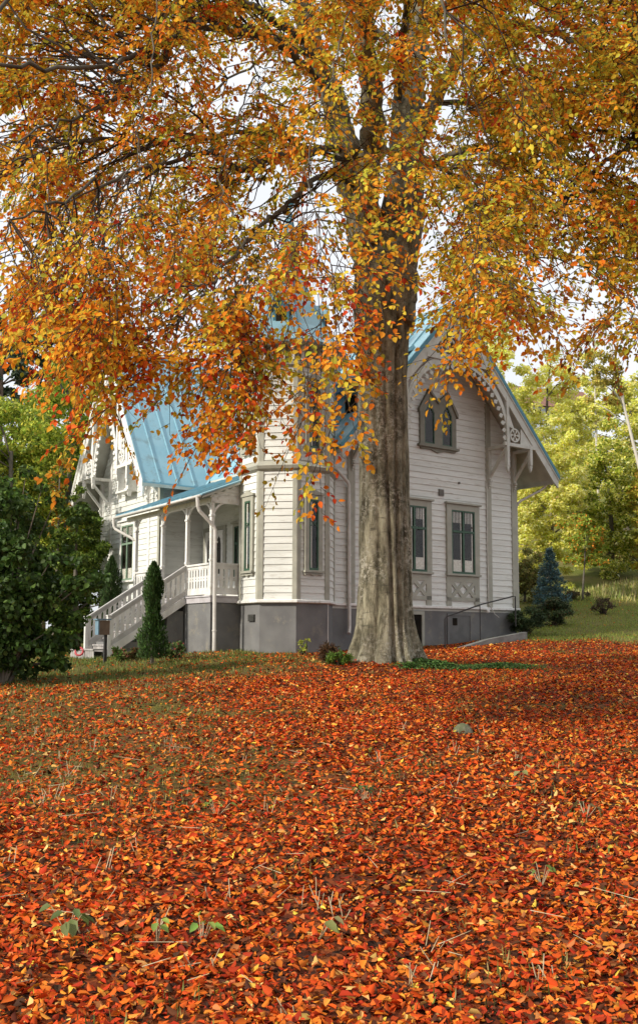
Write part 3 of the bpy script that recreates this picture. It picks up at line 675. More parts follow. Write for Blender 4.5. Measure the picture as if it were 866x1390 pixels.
mb = MB(); slab(mb, [(-2.5, .32, PZ0), (-2.5, 5.98, PZ0), (-.62, 6.6, pz(-.62)), (.95, 6.64, pz(.95)), (.95, .9, pz(.95)), (-1.0, .9, pz(-1.0)), (-1.3, .32, pz(-1.3))], .04); pr = H(mb, 'porch_roof', M['roof'])
mb = MB(); y = .9
while y < 5.9: mb.bar((-2.5, y, PZ0+.015), (.93, y, pz(.93)+.015), .03, .04); y += .62
H(mb, 'standing_seam', M['roof'], pr)
mb = MB(); slab(mb, [(-2.46, .36, PZ0-.042), (-2.46, 5.94, PZ0-.042), (-.62, 6.5, pz(-.62)-.042), (.93, 6.6, pz(.93)-.042), (.93, .95, pz(.93)-.042), (-1.2, .9, pz(-1.2)-.042), (-1.3, .36, pz(-1.3)-.042)], .06); H(mb, 'porch_ceiling', M['soffit'])
mb = MB(lambda s, n, z: (s, PYN+.05-n, z))
for i, z in enumerate(np.arange(3.82, 4.28, .09)):
    x0 = max(-2.4+(z-PZ0+.12)/.40, -2.15); mb.add([(x0, .03, z), (-1.05, .03, z), (-1.05, .012, z+.09), (x0+.1, .012, z+.09)], [(0, 1, 2, 3)])
H(mb, 'porch_gable_board', M['white'], fix=False)
mb = MB(); mb.tube([(-2.54, .34, PZ0-.055), (-2.54, 6.02, PZ0-.07)], .042, 8); H(mb, 'porch_gutter', M['metalw'], smooth=True)
# balustrades of fret-sawn boards
def balus(mb, A, B, h, frac=.0):
    """boards with notched edges between the two bottom points A and B, sheared along a slope"""
    A = Vector(A); B = Vector(B); run = math.hypot(B.x-A.x, B.y-A.y); n = max(1, int(round(run/.15))); hd = Vector((B.x-A.x, B.y-A.y, 0)).normalized(); pn = Vector((-hd.y, hd.x, 0))*.011
    for i in range(n):
        w = run/n; e = .004; s0 = i*w+e; s1 = (i+1)*w-e; d = .026
        prof = [(0, 0), (.14, 0), (.17, d), (.40, d), (.43, 0), (.47, 0), (.50, d), (.53, 0), (.57, 0), (.60, d), (.83, d), (.86, 0), (1, 0)]
        poly = [(s0+q, f) for f, q in prof]+[(s1-q, f) for f, q in prof[::-1]]
        def P3(s, f, off): c = A.lerp(B, s/run); return Vector((c.x, c.y, c.z+f*h))+off
        # split into convex bands
        for (f0, q0), (f1, q1) in zip(prof[:-1], prof[1:]):
            q = [(s0+q0, f0), (s1-q0, f0), (s1-q1, f1), (s0+q1, f1)]
            vs = [P3(s, f, -pn) for s, f in q]+[P3(s, f, pn) for s, f in q]
            mb.add(vs, [(0, 1, 2, 3), (7, 6, 5, 4), (0, 3, 7, 4), (1, 5, 6, 2)])
    return mb
def rail(mb, A, B, w=.09, h=.06): mb.bar(A, B, w, h)
def bal_obj(name, A, B, zb=0.1, zt=.85):
    mb = MB(); a = (A[0], A[1], A[2]+zb); b = (B[0], B[1], B[2]+zb); balus(mb, a, b, zt-zb-.03); o = H(mb, name, M['porchwood'], fix=True)
    mb = MB(); up = lambda P, d: (P[0], P[1], P[2]+d)
    rail(mb, up(A, zt), up(B, zt), .11, .05); rail(mb, up(A, zt-.07), up(B, zt-.07), .04, .09); rail(mb, up(A, zb), up(B, zb), .045, .13)
    H(mb, 'handrail', M['porchwood'] if name != 'stair_balustrade' else noisy('greyed_rail', (.50, .495, .48), (.40, .39, .375), 5, .7), o, split=True); return o
x = PX+.05
bal_obj('balustrade', (x, PYN+.12, 1.19), (x, 1.88, 1.19)); bal_obj('balustrade', (x+.07, PYN+.05, 1.19), (-1.05, PYN+.05, 1.19)); bal_obj('balustrade', (x, 3.57, 1.19), (x, 5.28, 1.19)); bal_obj('balustrade', (x+.05, 5.4, 1.19), (-.62, 5.4, 1.19))
# stairs
NS = 8; RI = 1.5/NS; RU = .29
mb = MB()
for k in range(1, NS+1):
    z = 1.19-RI*k; x1 = PX-RU*(k-1); x0 = PX-RU*k-.03
    mb.box(x0, x1+.02, 1.98, 3.47, z-.04, z)
    for j in range(10): yy = 1.99+.148*j; mb.box(x0+.03, x0+.045, yy, yy+.138, z-RI+.0, z-.041)
mb.box(PX-RU*NS-.34, PX-RU*NS+.02, 1.9, 3.6, -.28, -.24); [mb.box(PX-RU*NS-.31, PX-RU*NS-.295, 1.92+.15*j, 2.06+.15*j, -.5, -.281) for j in range(11)]
st = H(mb, 'porch_steps', M['stepwood'])
mb = MB()
for y in (1.94, 3.51):
    mb.add([(PX, y-.025, .98), (PX, y+.025, .98), (PX-RU*NS, y-.025, -.5), (PX-RU*NS, y+.025, -.5), (PX, y-.025, 1.19), (PX, y+.025, 1.19), (PX-RU*NS-.05, y-.025, -.3), (PX-RU*NS-.05, y+.025, -.3)], [(0, 1, 3, 2), (4, 6, 7, 5), (0, 2, 6, 4), (1, 5, 7, 3), (2, 3, 7, 6), (0, 4, 5, 1)])
H(mb, 'stair_stringer', M['porchwood'], split=True)
mb = MB(); mb.box(PX-1.95, PX, 2.02, 3.43, -.6, -.05); mb.box(PX-1.2, PX, 2.02, 3.43, -.05, .38); mb.box(PX-.5, PX, 2.02, 3.43, .38, .8); H(mb, 'stair_base', M['found'], split=True)
for y in (1.95, 3.5):
    bal_obj('stair_balustrade', (PX+.0, y, 1.19), (PX-RU*(NS-.4), y, 1.19-RI*(NS-.4)))
    mb = MB(); xx = PX-RU*(NS-.35); mb.box(xx-.05, xx+.05, y-.05, y+.05, -.45, .62); mb.box(xx-.065, xx+.065, y-.065, y+.065, .62, .65); H(mb, 'newel_post', M['porchwood'], bevel=.006)
# porch door and side window
T = lambda s, n, z: (.95-n, s, z)
mb = MB(T); mb.box(4.98, 5.12, 0, .07, 1.19, 3.72); mb.box(6.34, 6.48, 0, .07, 1.19, 3.72); mb.box(5.12, 6.34, 0, .07, 3.6, 3.72); H(mb, 'door_casing', M['trim'], split=True)
mb = MB(T)
for a, b in ((5.14, 5.72), (5.74, 6.32)):
    c = (a+b)/2
    mb.box(a, a+.12, .03, .075, 1.2, 3.58); mb.box(b-.12, b, .03, .075, 1.2, 3.58); mb.box(a+.12, b-.12, .03, .075, 1.2, 2.15); mb.box(a+.12, b-.12, .03, .075, 3.42, 3.58)
    mb.prism([(a+.12, 3.42), (a+.12, 3.12), (a+.17, 3.3), (c, 3.42)], .03, .075); mb.prism([(b-.12, 3.42), (b-.12, 3.12), (b-.17, 3.3), (c, 3.42)], .03, .075)
dr = H(mb, 'door', M['white'])
mb = MB(T); mb.box(5.15, 5.71, .034, .038, 1.9, 3.5); mb.box(5.75, 6.31, .034, .038, 1.9, 3.5); H(mb, 'window_recess', M['dark'], dr, split=True)
mb = MB(T); mb.box(5.2, 5.66, .042, .045, 2.1, 3.45); mb.box(5.8, 6.26, .042, .045, 2.1, 3.45); H(mb, 'pane', M['glass'], dr, split=True)
mb = MB(T); mb.tube([(5.78, .06, 2.25), (5.78, .11, 2.25), (5.88, .11, 2.25)], .013, 6); H(mb, 'handle', M['black'], dr)
window(T, 4.15, 2.0, 3.6, .5, name='porch_window', bars='cross', trim=.1, curtain=False)
# downpipes
def pipe(name, pts, r, clips=()):
    mb = MB(); P_ = []
    for i, p in enumerate(pts):
        p = Vector(p)
        if 0 < i < len(pts)-1:
            a = Vector(pts[i-1]); b = Vector(pts[i+1]); P_ += [p.lerp(a, min(.5, .06/(p-a).length)), p.lerp(b, min(.5, .06/(p-b).length))]
        else: P_.append(p)
    mb.tube(P_, r, 10)
    for c in clips: mb.tube([(c[0], c[1], c[2]-.02), (c[0], c[1], c[2]+.02)], r*1.25, 10)
    return H(mb, name, M['metalw'], smooth=False)
pipe('downpipe', [(-2.56, .45, 3.8), (-2.54, .44, 3.45), (-2.05, .38, 2.98), (-2.03, .38, .1), (-2.03, .38, -.3)], .05, [(-2.03, .38, 2.6), (-2.03, .38, .25)])
pipe('downpipe', [(-2.56, 5.95, 3.78), (-2.54, 5.94, 3.45), (-2.12, 5.42, 3.1), (-2.1, 5.40, 3.05)], .045)
pipe('downpipe', [(.84, -.6, 5.28), (.9, -.6, 5.05), (1.80, -.42, 4.45), (1.82, -.42, 0.35), (1.74, -.5, .2)], .05, [(1.82, -.42, 3.9), (1.82, -.42, 2.4), (1.82, -.42, 1.2)])
pipe('downpipe', [(9.7, -.9, 5.3), (9.6, -.7, 5.0), (8.86, -.3, 4.55), (8.84, -.2, 4.4), (8.84, -.2, .3)], .04)
# iron handrail and kerb wall at the basement steps
def rgw(s, n, z): p = RG(s, n, z); return hw(p[0], p[1], z)
rl = MB(); A = [rgw(-.85, 1.2, -.3), rgw(-.85, 1.2, .62), rgw(-.78, 1.2, .70), rgw(.6, 1.2, 1.08), rgw(1.95, 1.2, 1.36), rgw(2.05, 1.2, 1.36), rgw(2.05, 1.2, .45)]
base = A[0]; rl.tube([p-base for p in A], .022, 8); m0 = rgw(.55, 1.2, 1.06); rl.tube([m0-base, rgw(.55, 1.2, 0)-base], .016, 6); 
tag(rl.build('handrail', M['black'], loc=base), 'black iron pipe handrail sloping in front of the villa basement wall', 'handrail')
kb = MB(); pts = [(-.9, -.28), (.6, .06), (2.2, .28)]; base = hw(*RG(-.9, 1.3, 0)[:2], -.3)
for (s0, z0), (s1, z1) in zip(pts[:-1], pts[1:]):
    q = [rgw(s0, 1.3, z0)-base, rgw(s0, 1.52, z0)-base, rgw(s1, 1.52, z1)-base, rgw(s1, 1.3, z1)-base]
    kb.add([*(tuple(p) for p in q), *((p[0], p[1], p[2]-.7) for p in q)], [(0, 1, 2, 3), (7, 6, 5, 4), (0, 4, 5, 1), (1, 5, 6, 2), (2, 6, 7, 3), (3, 7, 4, 0)])
tag(kb.build('kerb_wall', M['stone'], loc=base), 'low grey concrete kerb rising to the right below the black handrail', 'kerb')
# ------------------------------------------------------------------ foliage tools
def crown_leaves(name, mat, clumps, n, size, pal, parent, w=None, jit=.15, aspect=.6, up=.6, kind='diamond', shell=.5, loc=(0, 0, 0), droop=0, wn=None):
    """clumps: array rows x y z r (world); leaves scatter in each clump"""
    cl = np.array(clumps, float); wt = cl[:, 3]**2; i = rng.choice(len(cl), n, p=wt/wt.sum())
    r = rng.random(n)**(1/ (2+shell*2)); d = rnd(n); d[:, 2] *= .6
    P = cl[i, :3]+d*(r*cl[i, 3])[:, None]
    N = unit(rnd(n)+np.array([0, 0, up])+d*.5); D = unit(np.cross(N, rnd(n))+np.array([0, 0, -droop]))
    ci = rng.random(len(cl)); base = pick(pal, n, jit, w)
    # each clump keeps a tone of its own
    tone = (.8+.4*ci)[i][:, None]; col = np.clip(base*tone, .004, .92)
    L = size*rng.uniform(.7, 1.3, n)
    return leaf_mesh(name, mat, P, D, N, L, L*aspect, col, parent, kind=kind, loc=loc)
def ellipsoid_clumps(c, rx, ry, rz, n, r0, r1, low=-1.0, seed=0, hollow=.45):
    rs = np.random.default_rng(seed); out = []
    while len(out) < n:
        d = rs.normal(size=3); d /= np.linalg.norm(d)
        if d[2] < low: continue
        k = rs.uniform(hollow, 1)**.7*(1+.12*math.sin(5*d[0]+seed)+.1*math.sin(7*d[1]+3*d[2]+seed))
        out.append((c[0]+d[0]*rx*k, c[1]+d[1]*ry*k, c[2]+d[2]*rz*k, rs.uniform(r0, r1)))
    return np.array(out)
def tree(name, label, cat, px, py_top, py_bot, Y, halfw, pal, n=9000, size=.16, nclump=60, bark=None, w=None, trunk_r=.15, mat='foliage', depth=None, up=.5, seed=1, group=None, hollow=.4, cr=(.13, .28), lean=0, trunk_top=.75, cdx=0):
    c0 = at(px, py_top, Y); c1 = at(px, py_bot, Y); hx = halfw/FPX*Y; gx, gy = float(c0[0]), Y; z0 = g(gx, gy)
    cz = (c0[2]+c1[2])/2; rz = (c0[2]-c1[2])/2; dp = depth or hx
    root = empty(name, (gx, gy, z0), 0, label, cat, group); L0 = (gx, gy, z0)
    cl = ellipsoid_clumps((gx+cdx, gy, cz), hx*.9, dp*.9, rz*.92, nclump, min(hx, rz)*cr[0], min(hx, rz)*cr[1], seed=seed, hollow=hollow)
    crown_leaves('crown', M[mat], cl, n, size, pal, root, w, up=up, loc=L0).location = (0, 0, 0)
    mb = MB(); top = cz+rz*(trunk_top*2-1); k = 7; rs = random.Random(seed); base = Vector(L0)
    def tp(t): return Vector((lean*t+.12*hx*math.sin(t*3+seed)*.5, .1*math.cos(t*4+seed), (top-z0)*t-.15*(1-t)))
    mb.tube([tp(i/k) for i in range(k+1)], [trunk_r*(1.25-.95*i/k) if i else trunk_r*1.5 for i in range(k+1)], 8)
    for j in rs.sample(range(len(cl)), min(16, len(cl))):
        e = Vector(cl[j][:3])-base; zt = max(.25, min(.95, (e.z-.35*math.hypot(e.x, e.y))/max(.1, top-z0))); s = tp(zt)
        m_ = s.lerp(e, .5)+Vector((0, 0, .08*hx)); mb.tube([s, m_, e], [trunk_r*.4*(1.2-zt), trunk_r*.25, trunk_r*.08], 5)
    mb.build('trunk', M[bark or 'greybark'], root, smooth=True, fix=False)
    return root
# ------------------------------------------------------------------ background trees, left
G1 = [(.20, .28, .03), (.32, .40, .045), (.42, .47, .055), (.11, .17, .02)]
GY = [(.42, .44, .055), (.56, .54, .07), (.30, .35, .04), (.17, .23, .03)]
GD = [(.045, .09, .018), (.07, .13, .026), (.10, .18, .035), (.035, .065, .016)]
YL = [(.88, .80, .20), (.84, .78, .16), (.70, .70, .12), (.90, .86, .40), (.90, .82, .30), (.56, .58, .09)]
PN = [(.05, .085, .05), (.07, .11, .07), (.09, .13, .08)]
tree('broadleaf_tree', 'tall yellow green tree directly left of the villa gable', 'tree', 104, 452, 900, 37.5, 82, G1+[(.42, .44, .06)], 34000, .15, 190, w=[2, 3, 3, 1.2, 2], seed=3, trunk_r=.2, hollow=.5, cr=(.12, .24))
tree('broadleaf_tree', 'yellow green rounded tree at the left edge behind the dark maple', 'tree', 15, 520, 900, 35, 84, GY+G1, 30000, .15, 180, seed=5, trunk_r=.2, hollow=.5, cr=(.12, .24))
tree('broadleaf_tree', 'dark green tree pressed against the far corner of the villa under its eave', 'tree', 108, 660, 910, 33.6, 50, [(.09, .15, .025), (.13, .20, .03), (.06, .10, .02), (.2, .26, .04)], 20000, .12, 130, seed=8, trunk_r=.12, hollow=.5, cr=(.12, .24))
tree('bush', 'orange leaved bush glowing between green trees left of the villa', 'bush', 82, 600, 745, 33.2, 20, [(.62, .24, .03), (.66, .34, .04), (.30, .34, .05), (.26, .32, .05)], 1300, .12, 30, seed=11, trunk_r=.06, hollow=.2)
tree('broadleaf_tree', 'wide olive green tree farther back filling the left edge', 'tree', 55, 505, 800, 43, 105, GY+G1, 30000, .19, 190, seed=17, trunk_r=.2, hollow=.3, cr=(.12, .24))
tree('pine_tree', 'tall thin pine with bare trunk rising far behind at left', 'pine tree', 70, 375, 545, 62, 46, PN, 7000, .3, 60, bark='pinebark', seed=12, trunk_r=.28, hollow=.35, mat='needle', cr=(.10, .20), trunk_top=.9)
tree('pine_tree', 'grey green open pine at the far left edge of the photo', 'pine tree', 8, 400, 600, 58, 55, PN+[(.12, .15, .09)], 7500, .3, 60, bark='pinebark', seed=14, trunk_r=.25, hollow=.35, mat='needle', cr=(.10, .20), trunk_top=.9)
tree('pine_tree', 'pale distant pine beside the left gable, half hidden by orange leaves', 'pine tree', 112, 385, 560, 75, 34, PN+[(.14, .18, .13)], 5000, .33, 50, bark='pinebark', seed=15, trunk_r=.25, hollow=.35, mat='needle', cr=(.10, .20), trunk_top=.9)
# dark maple in front at left
def maple():
    c = at(8, 800, 17.5); gx, gy = float(c[0]), 17.5; z0 = g(gx, gy); root = empty('maple_tree', (gx, gy, z0), 0, 'dark green bushy maple at the left edge in front of the villa steps', 'maple'); L0 = (gx, gy, z0)
    cl = np.vstack([ellipsoid_clumps((gx-.2, gy+.3, .95), 1.15, 1.1, 1.75, 60, .28, .45, seed=21), ellipsoid_clumps((gx+.45, gy+.2, -.22), .80, .8, .36, 22, .16, .28, seed=22), ellipsoid_clumps((gx+.55, gy, 1.0), 1.0, .8, .9, 34, .2, .32, seed=23)])
    cl = np.vstack([cl, ellipsoid_clumps((gx+.1, gy, 1.6), 1.5, 1.2, 1.6, 40, .12, .22, seed=24, hollow=.8)]); sel = cl[:, 2] > -.60; cl = cl[sel]
    crown_leaves('crown', M['foliage'], cl, 17000, .095, GD+[(.09, .15, .03), (.14, .20, .04)], root, [4, 4, 3, 3, 1.2, .3], kind='leaf', aspect=.85, up=.9, loc=L0, droop=.4).location = (0, 0, 0)
    mb = MB(); b = Vector(L0)
    for j in range(0, len(cl), 3):
        e = Vector(cl[j][:3])-b; mb.tube([(0, 0, -.1), (e.x*.35, e.y*.35, e.z*.55+.1), e], [.035, .02, .006], 5)
    mb.tube([(0, 0, -.2), (.05, 0, 1.), (0, .1, 2.6)], [.07, .05, .02], 8); mb.build('trunk', M['greybark'], root, fix=False)
maple()
# ------------------------------------------------------------------ background trees, right
CR = dict(cr=(.09, .20), hollow=.3)
tree('broadleaf_tree', 'sunlit yellow tree behind the right corner of the villa', 'tree', 742, 560, 812, 44, 66, YL, 34000, .14, 220, seed=31, trunk_r=.14, up=.9, mat='glow', **CR)
tree('broadleaf_tree', 'bright yellow green tree right of the blue spruce', 'tree', 822, 580, 795, 47, 66, YL+G1, 30000, .15, 200, seed=32, trunk_r=.14, up=.9, mat='glow', **CR)
tree('broadleaf_tree', 'yellow green tree with shaded underside at the right photo edge', 'tree', 885, 610, 790, 45, 50, [(.6, .58, .08), (.46, .46, .06), (.32, .32, .05), (.5, .28, .05)], 16000, .14, 120, seed=33, trunk_r=.12, up=.8, **CR)
tree('broadleaf_tree', 'tall pale yellow tree farther up the slope behind the villa corner', 'tree', 745, 470, 690, 64, 72, YL[:4], 24000, .2, 180, seed=34, trunk_r=.2, up=.9, mat='glow', **CR)
tree('broadleaf_tree', 'pale golden tree showing above the gable roof through the beech leaves', 'tree', 655, 370, 620, 60, 62, YL, 15000, .2, 120, seed=35, trunk_r=.22, up=.9, mat='glow', **CR)
tree('broadleaf_tree', 'olive and gold tree at upper right behind the hanging beech leaves', 'tree', 850, 490, 700, 60, 72, YL+[(.3, .34, .06)], 21000, .2, 160, seed=36, trunk_r=.2, up=.8, mat='glow', **CR)
tree('bush', 'dark mixed thicket behind the blue spruce beside the villa corner', 'bush', 712, 735, 830, 40, 36, [(.24, .18, .06), (.14, .16, .04), (.30, .28, .07)], 8000, .10, 70, seed=37, trunk_r=.05, hollow=.2)
tree('bush', 'brownish undergrowth below the yellow trees at the right edge', 'bush', 850, 715, 775, 52, 60, [(.24, .17, .07), (.18, .19, .05), (.35, .30, .09)], 9000, .13, 80, seed=38, trunk_r=.05, hollow=.2)
tree('birch_tree', 'slender white birch standing upright among the yellow trees', 'birch', 806, 400, 640, 49, 24, YL, 2600, .16, 26, bark='birch', seed=41, trunk_r=.07, hollow=.2, trunk_top=.9)
tree('birch_tree', 'pale birch leaning left at the right edge of the photo', 'birch', 905, 420, 570, 42, 34, [(.5, .42, .08), (.35, .3, .06)], 2200, .15, 30, bark='birch', seed=42, trunk_r=.10, lean=-2.9, cdx=-2.9, hollow=.2, trunk_top=.85)
tree('sapling', 'small two stemmed maple with green and orange leaves right of the spruce', 'young tree', 790, 690, 778, 41, 34, [(.22, .30, .04), (.34, .40, .05), (.75, .28, .03)], 5000, .12, 44, w=[3, 3, 1.3], seed=43, trunk_r=.045, hollow=.2, trunk_top=.5)
tree('broadleaf_tree', 'yellow tree outside the right edge of the photo on the slope', 'tree', 1000, 560, 790, 46, 75, YL, 12000, .19, 90, seed=81, trunk_r=.16, up=.9, mat='glow', cr=(.1, .22), hollow=.3)
tree('broadleaf_tree', 'broad golden tree far outside the right edge of the photo', 'tree', 1130, 520, 780, 52, 90, YL+G1, 12000, .22, 90, seed=82, trunk_r=.16, up=.9, mat='glow', cr=(.1, .22), hollow=.3)
tree('broadleaf_tree', 'green tree outside the left edge of the photo behind the maple', 'tree', -110, 520, 890, 34, 90, GY+G1, 14000, .17, 100, seed=83, trunk_r=.2, cr=(.12, .24), hollow=.4)
def conifer(name, label, cat, px, top, bot, Y, halfw, pal, tiers, n, size, col_jit=.15, narrow=False, seed=1, zlift=0):
    c0 = at(px, top, Y); c1 = at(px, bot, Y); gx = float(c0[0]); z0 = float(c1[2])+zlift; h = c0[2]-z0; R = halfw/FPX*Y
    root = empty(name, (gx, Y, z0), 0, label, cat); rs = np.random.default_rng(seed)
    if narrow:
        t = rs.random(n)**.9; a = rs.random(n)*2*PI; r = R*np.minimum(1, (1-t)*2.6)**.7*(.78+.22*np.sin(t*7+1))
        lump = .20*np.sin(a*2+t*11+seed)+.16*np.sin(a*3-t*19+2)+.10*np.sin(a*5+t*31); r = r*(.92+lump)*rs.uniform(.5, 1.06, n)
        P = np.stack([r*np.cos(a), r*np.sin(a), t*h], 1); D = unit(np.stack([np.cos(a)*.45, np.sin(a)*.45, np.ones(n)*1.1], 1)+rs.normal(0, .25, (n, 3))); N = unit(np.stack([np.cos(a+.6), np.sin(a+.6), np.ones(n)*.2], 1)+rs.normal(0, .3, (n, 3)))
        col = pick(pal, n, .2); L = size*rs.uniform(.6, 1.3, n)
        leaf_mesh('crown', M['needle'], P, D, N, L, L*.35, col, root, kind='diamond')
    else:
        A_, B_, = [], []; Pn, Dn = [], []; nb_ = tiers*9
        for k in range(nb_):
            t = (k+.5)/nb_; t = t+.35/tiers*math.sin(2*PI*t*tiers)/PI*.9+rs.uniform(-.012, .012); t = min(max(t, .01), .99); z = h*t; a = k*2.39996
            l = R*(1-t)**.85*rs.uniform(.65, 1.12)+.03; s = np.array([0, 0, z]); e = np.array([math.cos(a)*l, math.sin(a)*l, z-.10*l+rs.uniform(-.05, .1)]); A_.append(s); B_.append(e)
            m_ = max(30, int(n/nb_*(.5+1.1*(1-t)))); u = rs.random(m_)**.75; side = np.array([-math.sin(a), math.cos(a), 0]); off = (rs.random(m_)-.5)*2*(.38*l*(1-u)+.04)
            Pn.append(s+(e-s)*u[:, None]+side*off[:, None]+np.array([0, 0, 1.])*(rs.normal(-.02, .045, m_)+.10*u*u*l-.1*np.abs(off))[:, None]); Dn.append((e-s)/l*.6+side*np.sign(off)[:, None]*.7+rs.normal(0, .35, (m_, 3))+np.array([0, 0, .25]))
        P = np.vstack(Pn); D = unit(np.vstack(Dn)); nn = len(P); L = size*rs.uniform(.6, 1.2, nn)
        leaf_mesh('crown', M['needle'], P, D, unit(rnd(nn)+np.array([0, 0, 1])), L, L*.3, pick(pal, nn, .2), root, kind='diamond', curl=-.1)
        seg_mesh('branches', M['greybark'], np.array(A_), np.array(B_), .015, .004, root)
    mb = MB(); mb.tube([(0, 0, -.1), (0, 0, h*.9)], [.05*max(1, R), .008], 6); mb.build('trunk', M['greybark'], root, fix=False)
    return root
conifer('blue_spruce', 'small blue spruce with layered branches on the lawn right of the villa', 'spruce', 746, 745, 822, 38, 30, [(.08, .15, .15), (.12, .21, .21), (.18, .28, .28), (.05, .10, .11)], 8, 9000, .11, seed=3)
conifer('arborvitae', 'tall narrow arborvitae in front of the stair balustrade', 'conifer', 209, 765, 892, 22.3, 19, [(.045, .095, .02), (.065, .13, .028), (.03, .06, .015)], 0, 10000, .075, narrow=True, seed=5, zlift=-.05)
conifer('arborvitae', 'shorter arborvitae behind the stairs against the white wing wall', 'conifer', 152, 757, 862, 29.2, 20, [(.04, .08, .02), (.06, .11, .03), (.03, .05, .015)], 0, 6500, .09, narrow=True, seed=6, zlift=-.7)
def bush(name, label, cat, X, Y, rx, rz, pal, n, size, seed, w=None, mat='foliage', kind='diamond', aspect=.5, up=.4, nc=30, twigs=20, zc=.8):
    z0 = g(X, Y); root = empty(name, (X, Y, z0), 0, label, cat); cl = ellipsoid_clumps((X, Y, z0+rz*zc), rx*.8, rx*.8, rz*.8, nc, min(rx, rz)*.22, min(rx, rz)*.4, seed=seed, hollow=.3)
    crown_leaves('foliage', M[mat], cl, n, size, pal, root, w, kind=kind, aspect=aspect, up=up, loc=(X, Y, z0)).location = (0, 0, 0)
    A_ = np.zeros((twigs, 3)); A_[:, :2] = rng.normal(0, .05, (twigs, 2)); B_ = cl[rng.integers(0, len(cl), twigs), :3]-np.array([X, Y, z0])
    seg_mesh('stems', M['twig'], A_, B_, .014, .004, root); return root
DJ = [(.045, .08, .03), (.07, .11, .04), (.03, .055, .02), (.10, .13, .05)]
p = at(712, 845, 30.8); bush('juniper', 'dark green juniper bush at the right corner of the villa', 'juniper', float(p[0]), 30.8, .95, .55, DJ, 7000, .11, 51, mat='needle', aspect=.22, up=1.2)
p = at(752, 830, 34); bush('shrub', 'dark round shrub below the blue spruce', 'shrub', float(p[0]), 34, .85, .62, DJ+[(.12, .09, .04)], 6000, .10, 52, mat='needle', aspect=.3, up=1)
p = at(820, 840, 37); bush('shrub', 'low half bare brown shrub alone on the lawn at right', 'shrub', float(p[0]), 37, .5, .42, [(.10, .07, .04), (.16, .10, .06), (.05, .05, .03)], 900, .08, 53, nc=14, twigs=40)
p = at(770, 812, 41); bush('shrub', 'spreading brown twig heap beside the sapling stems', 'shrub', float(p[0]), 41, .9, .3, [(.12, .10, .05), (.08, .09, .04), (.18, .12, .06)], 1500, .09, 54, nc=16, twigs=30)
# flowers and low plants beside the stairs
for lab, X, Y, rx, rz, pal, s in (('pink flowered green plant below the stair balustrade', *at(165, 880, 23.6)[:2], .33, .22, [(.10, .17, .04), (.16, .24, .05), (.55, .16, .16)], 61),
                                  ('green leafy perennial with a few pink blooms right of the tall arborvitae', *at(236, 882, 23.4)[:2], .38, .25, [(.10, .16, .04), (.07, .11, .03), (.5, .15, .12)], 62),
                                  ('rusty brown fading perennial at the foot of the stairs', *at(183, 884, 23.2)[:2], .2, .2, [(.2, .09, .05), (.12, .13, .04)], 63)):
    bush('garden_plant', lab, 'plant', float(X), float(Y), rx, rz, pal, 700, .07, s, w=[4, 3, .7] if len(pal) == 3 else None, kind='leaf', nc=12, twigs=12)
p = at(412, 880, 24); bush('weed_plant', 'thin yellow green weed growing against the tower plinth', 'weed', float(p[0]), 24.0, .22, .3, [(.35, .38, .06), (.25, .3, .05)], 160, .06, 64, kind='leaf', nc=9, twigs=12)
p = at(450, 893, 20.4); bush('fern_clump', 'dead brown fern clump at the left foot of the beech trunk', 'fern', -.02+float(p[0]), 19.6, .42, .24, [(.12, .07, .035), (.2, .11, .05), (.07, .045, .025)], 1500, .11, 65, aspect=.18, nc=16, twigs=60)
bush('fern_clump', 'fresh green fern leaning on the left side of the beech trunk', 'fern', .38, 18.95, .34, .2, [(.12, .22, .04), (.2, .32, .05), (.09, .14, .03)], 800, .08, 66, aspect=.3, nc=10, kind='leaf', twigs=20)
for lab, X, Y, rx, s, n in (('green ivy patch hugging the right foot of the beech trunk', 2.35, 19.25, .75, 71, 3000), ('ivy patch trailing farther right of the beech trunk among leaves', 3.7, 19.8, .85, 72, 2200), ('small ivy tuft in front of the beech trunk', 1.75, 18.6, .3, 73, 420)):
    z0 = g(X, Y); root = empty('ivy', (X, Y, z0), 0, lab, 'ivy'); q = rng.normal(0, .42, (n, 2)); q = q[np.abs(vnoise(np.stack([q[:, 0], q[:, 1], q[:, 0]*0], 1), 4., s)) > .12]; n = len(q)
    xx, yy = X+q[:, 0]*rx, Y+q[:, 1]*rx*.75; P_ = np.stack([xx-X, yy-Y, gz(xx, yy)-z0+.02+rng.random(n)*.10*np.exp(-(q**2).sum(1)*1.5)], 1); a = rng.random(n)*2*PI
    leaf_mesh('leaves', M['foliage'], P_, unit(np.stack([np.cos(a), np.sin(a), rng.normal(0, .3, n)], 1)), unit(rng.normal(0, .4, (n, 3))+np.array([0, -.2, 1])), rng.uniform(.03, .065, n), rng.uniform(.03, .055, n), pick([(.06, .14, .03), (.09, .20, .04), (.15, .25, .06), (.04, .08, .02)], n, .2), root)
    seg_mesh('stems', M['twig'], P_[:60]*np.array([.2, .2, 1]), P_[:60], .004, .002, root)
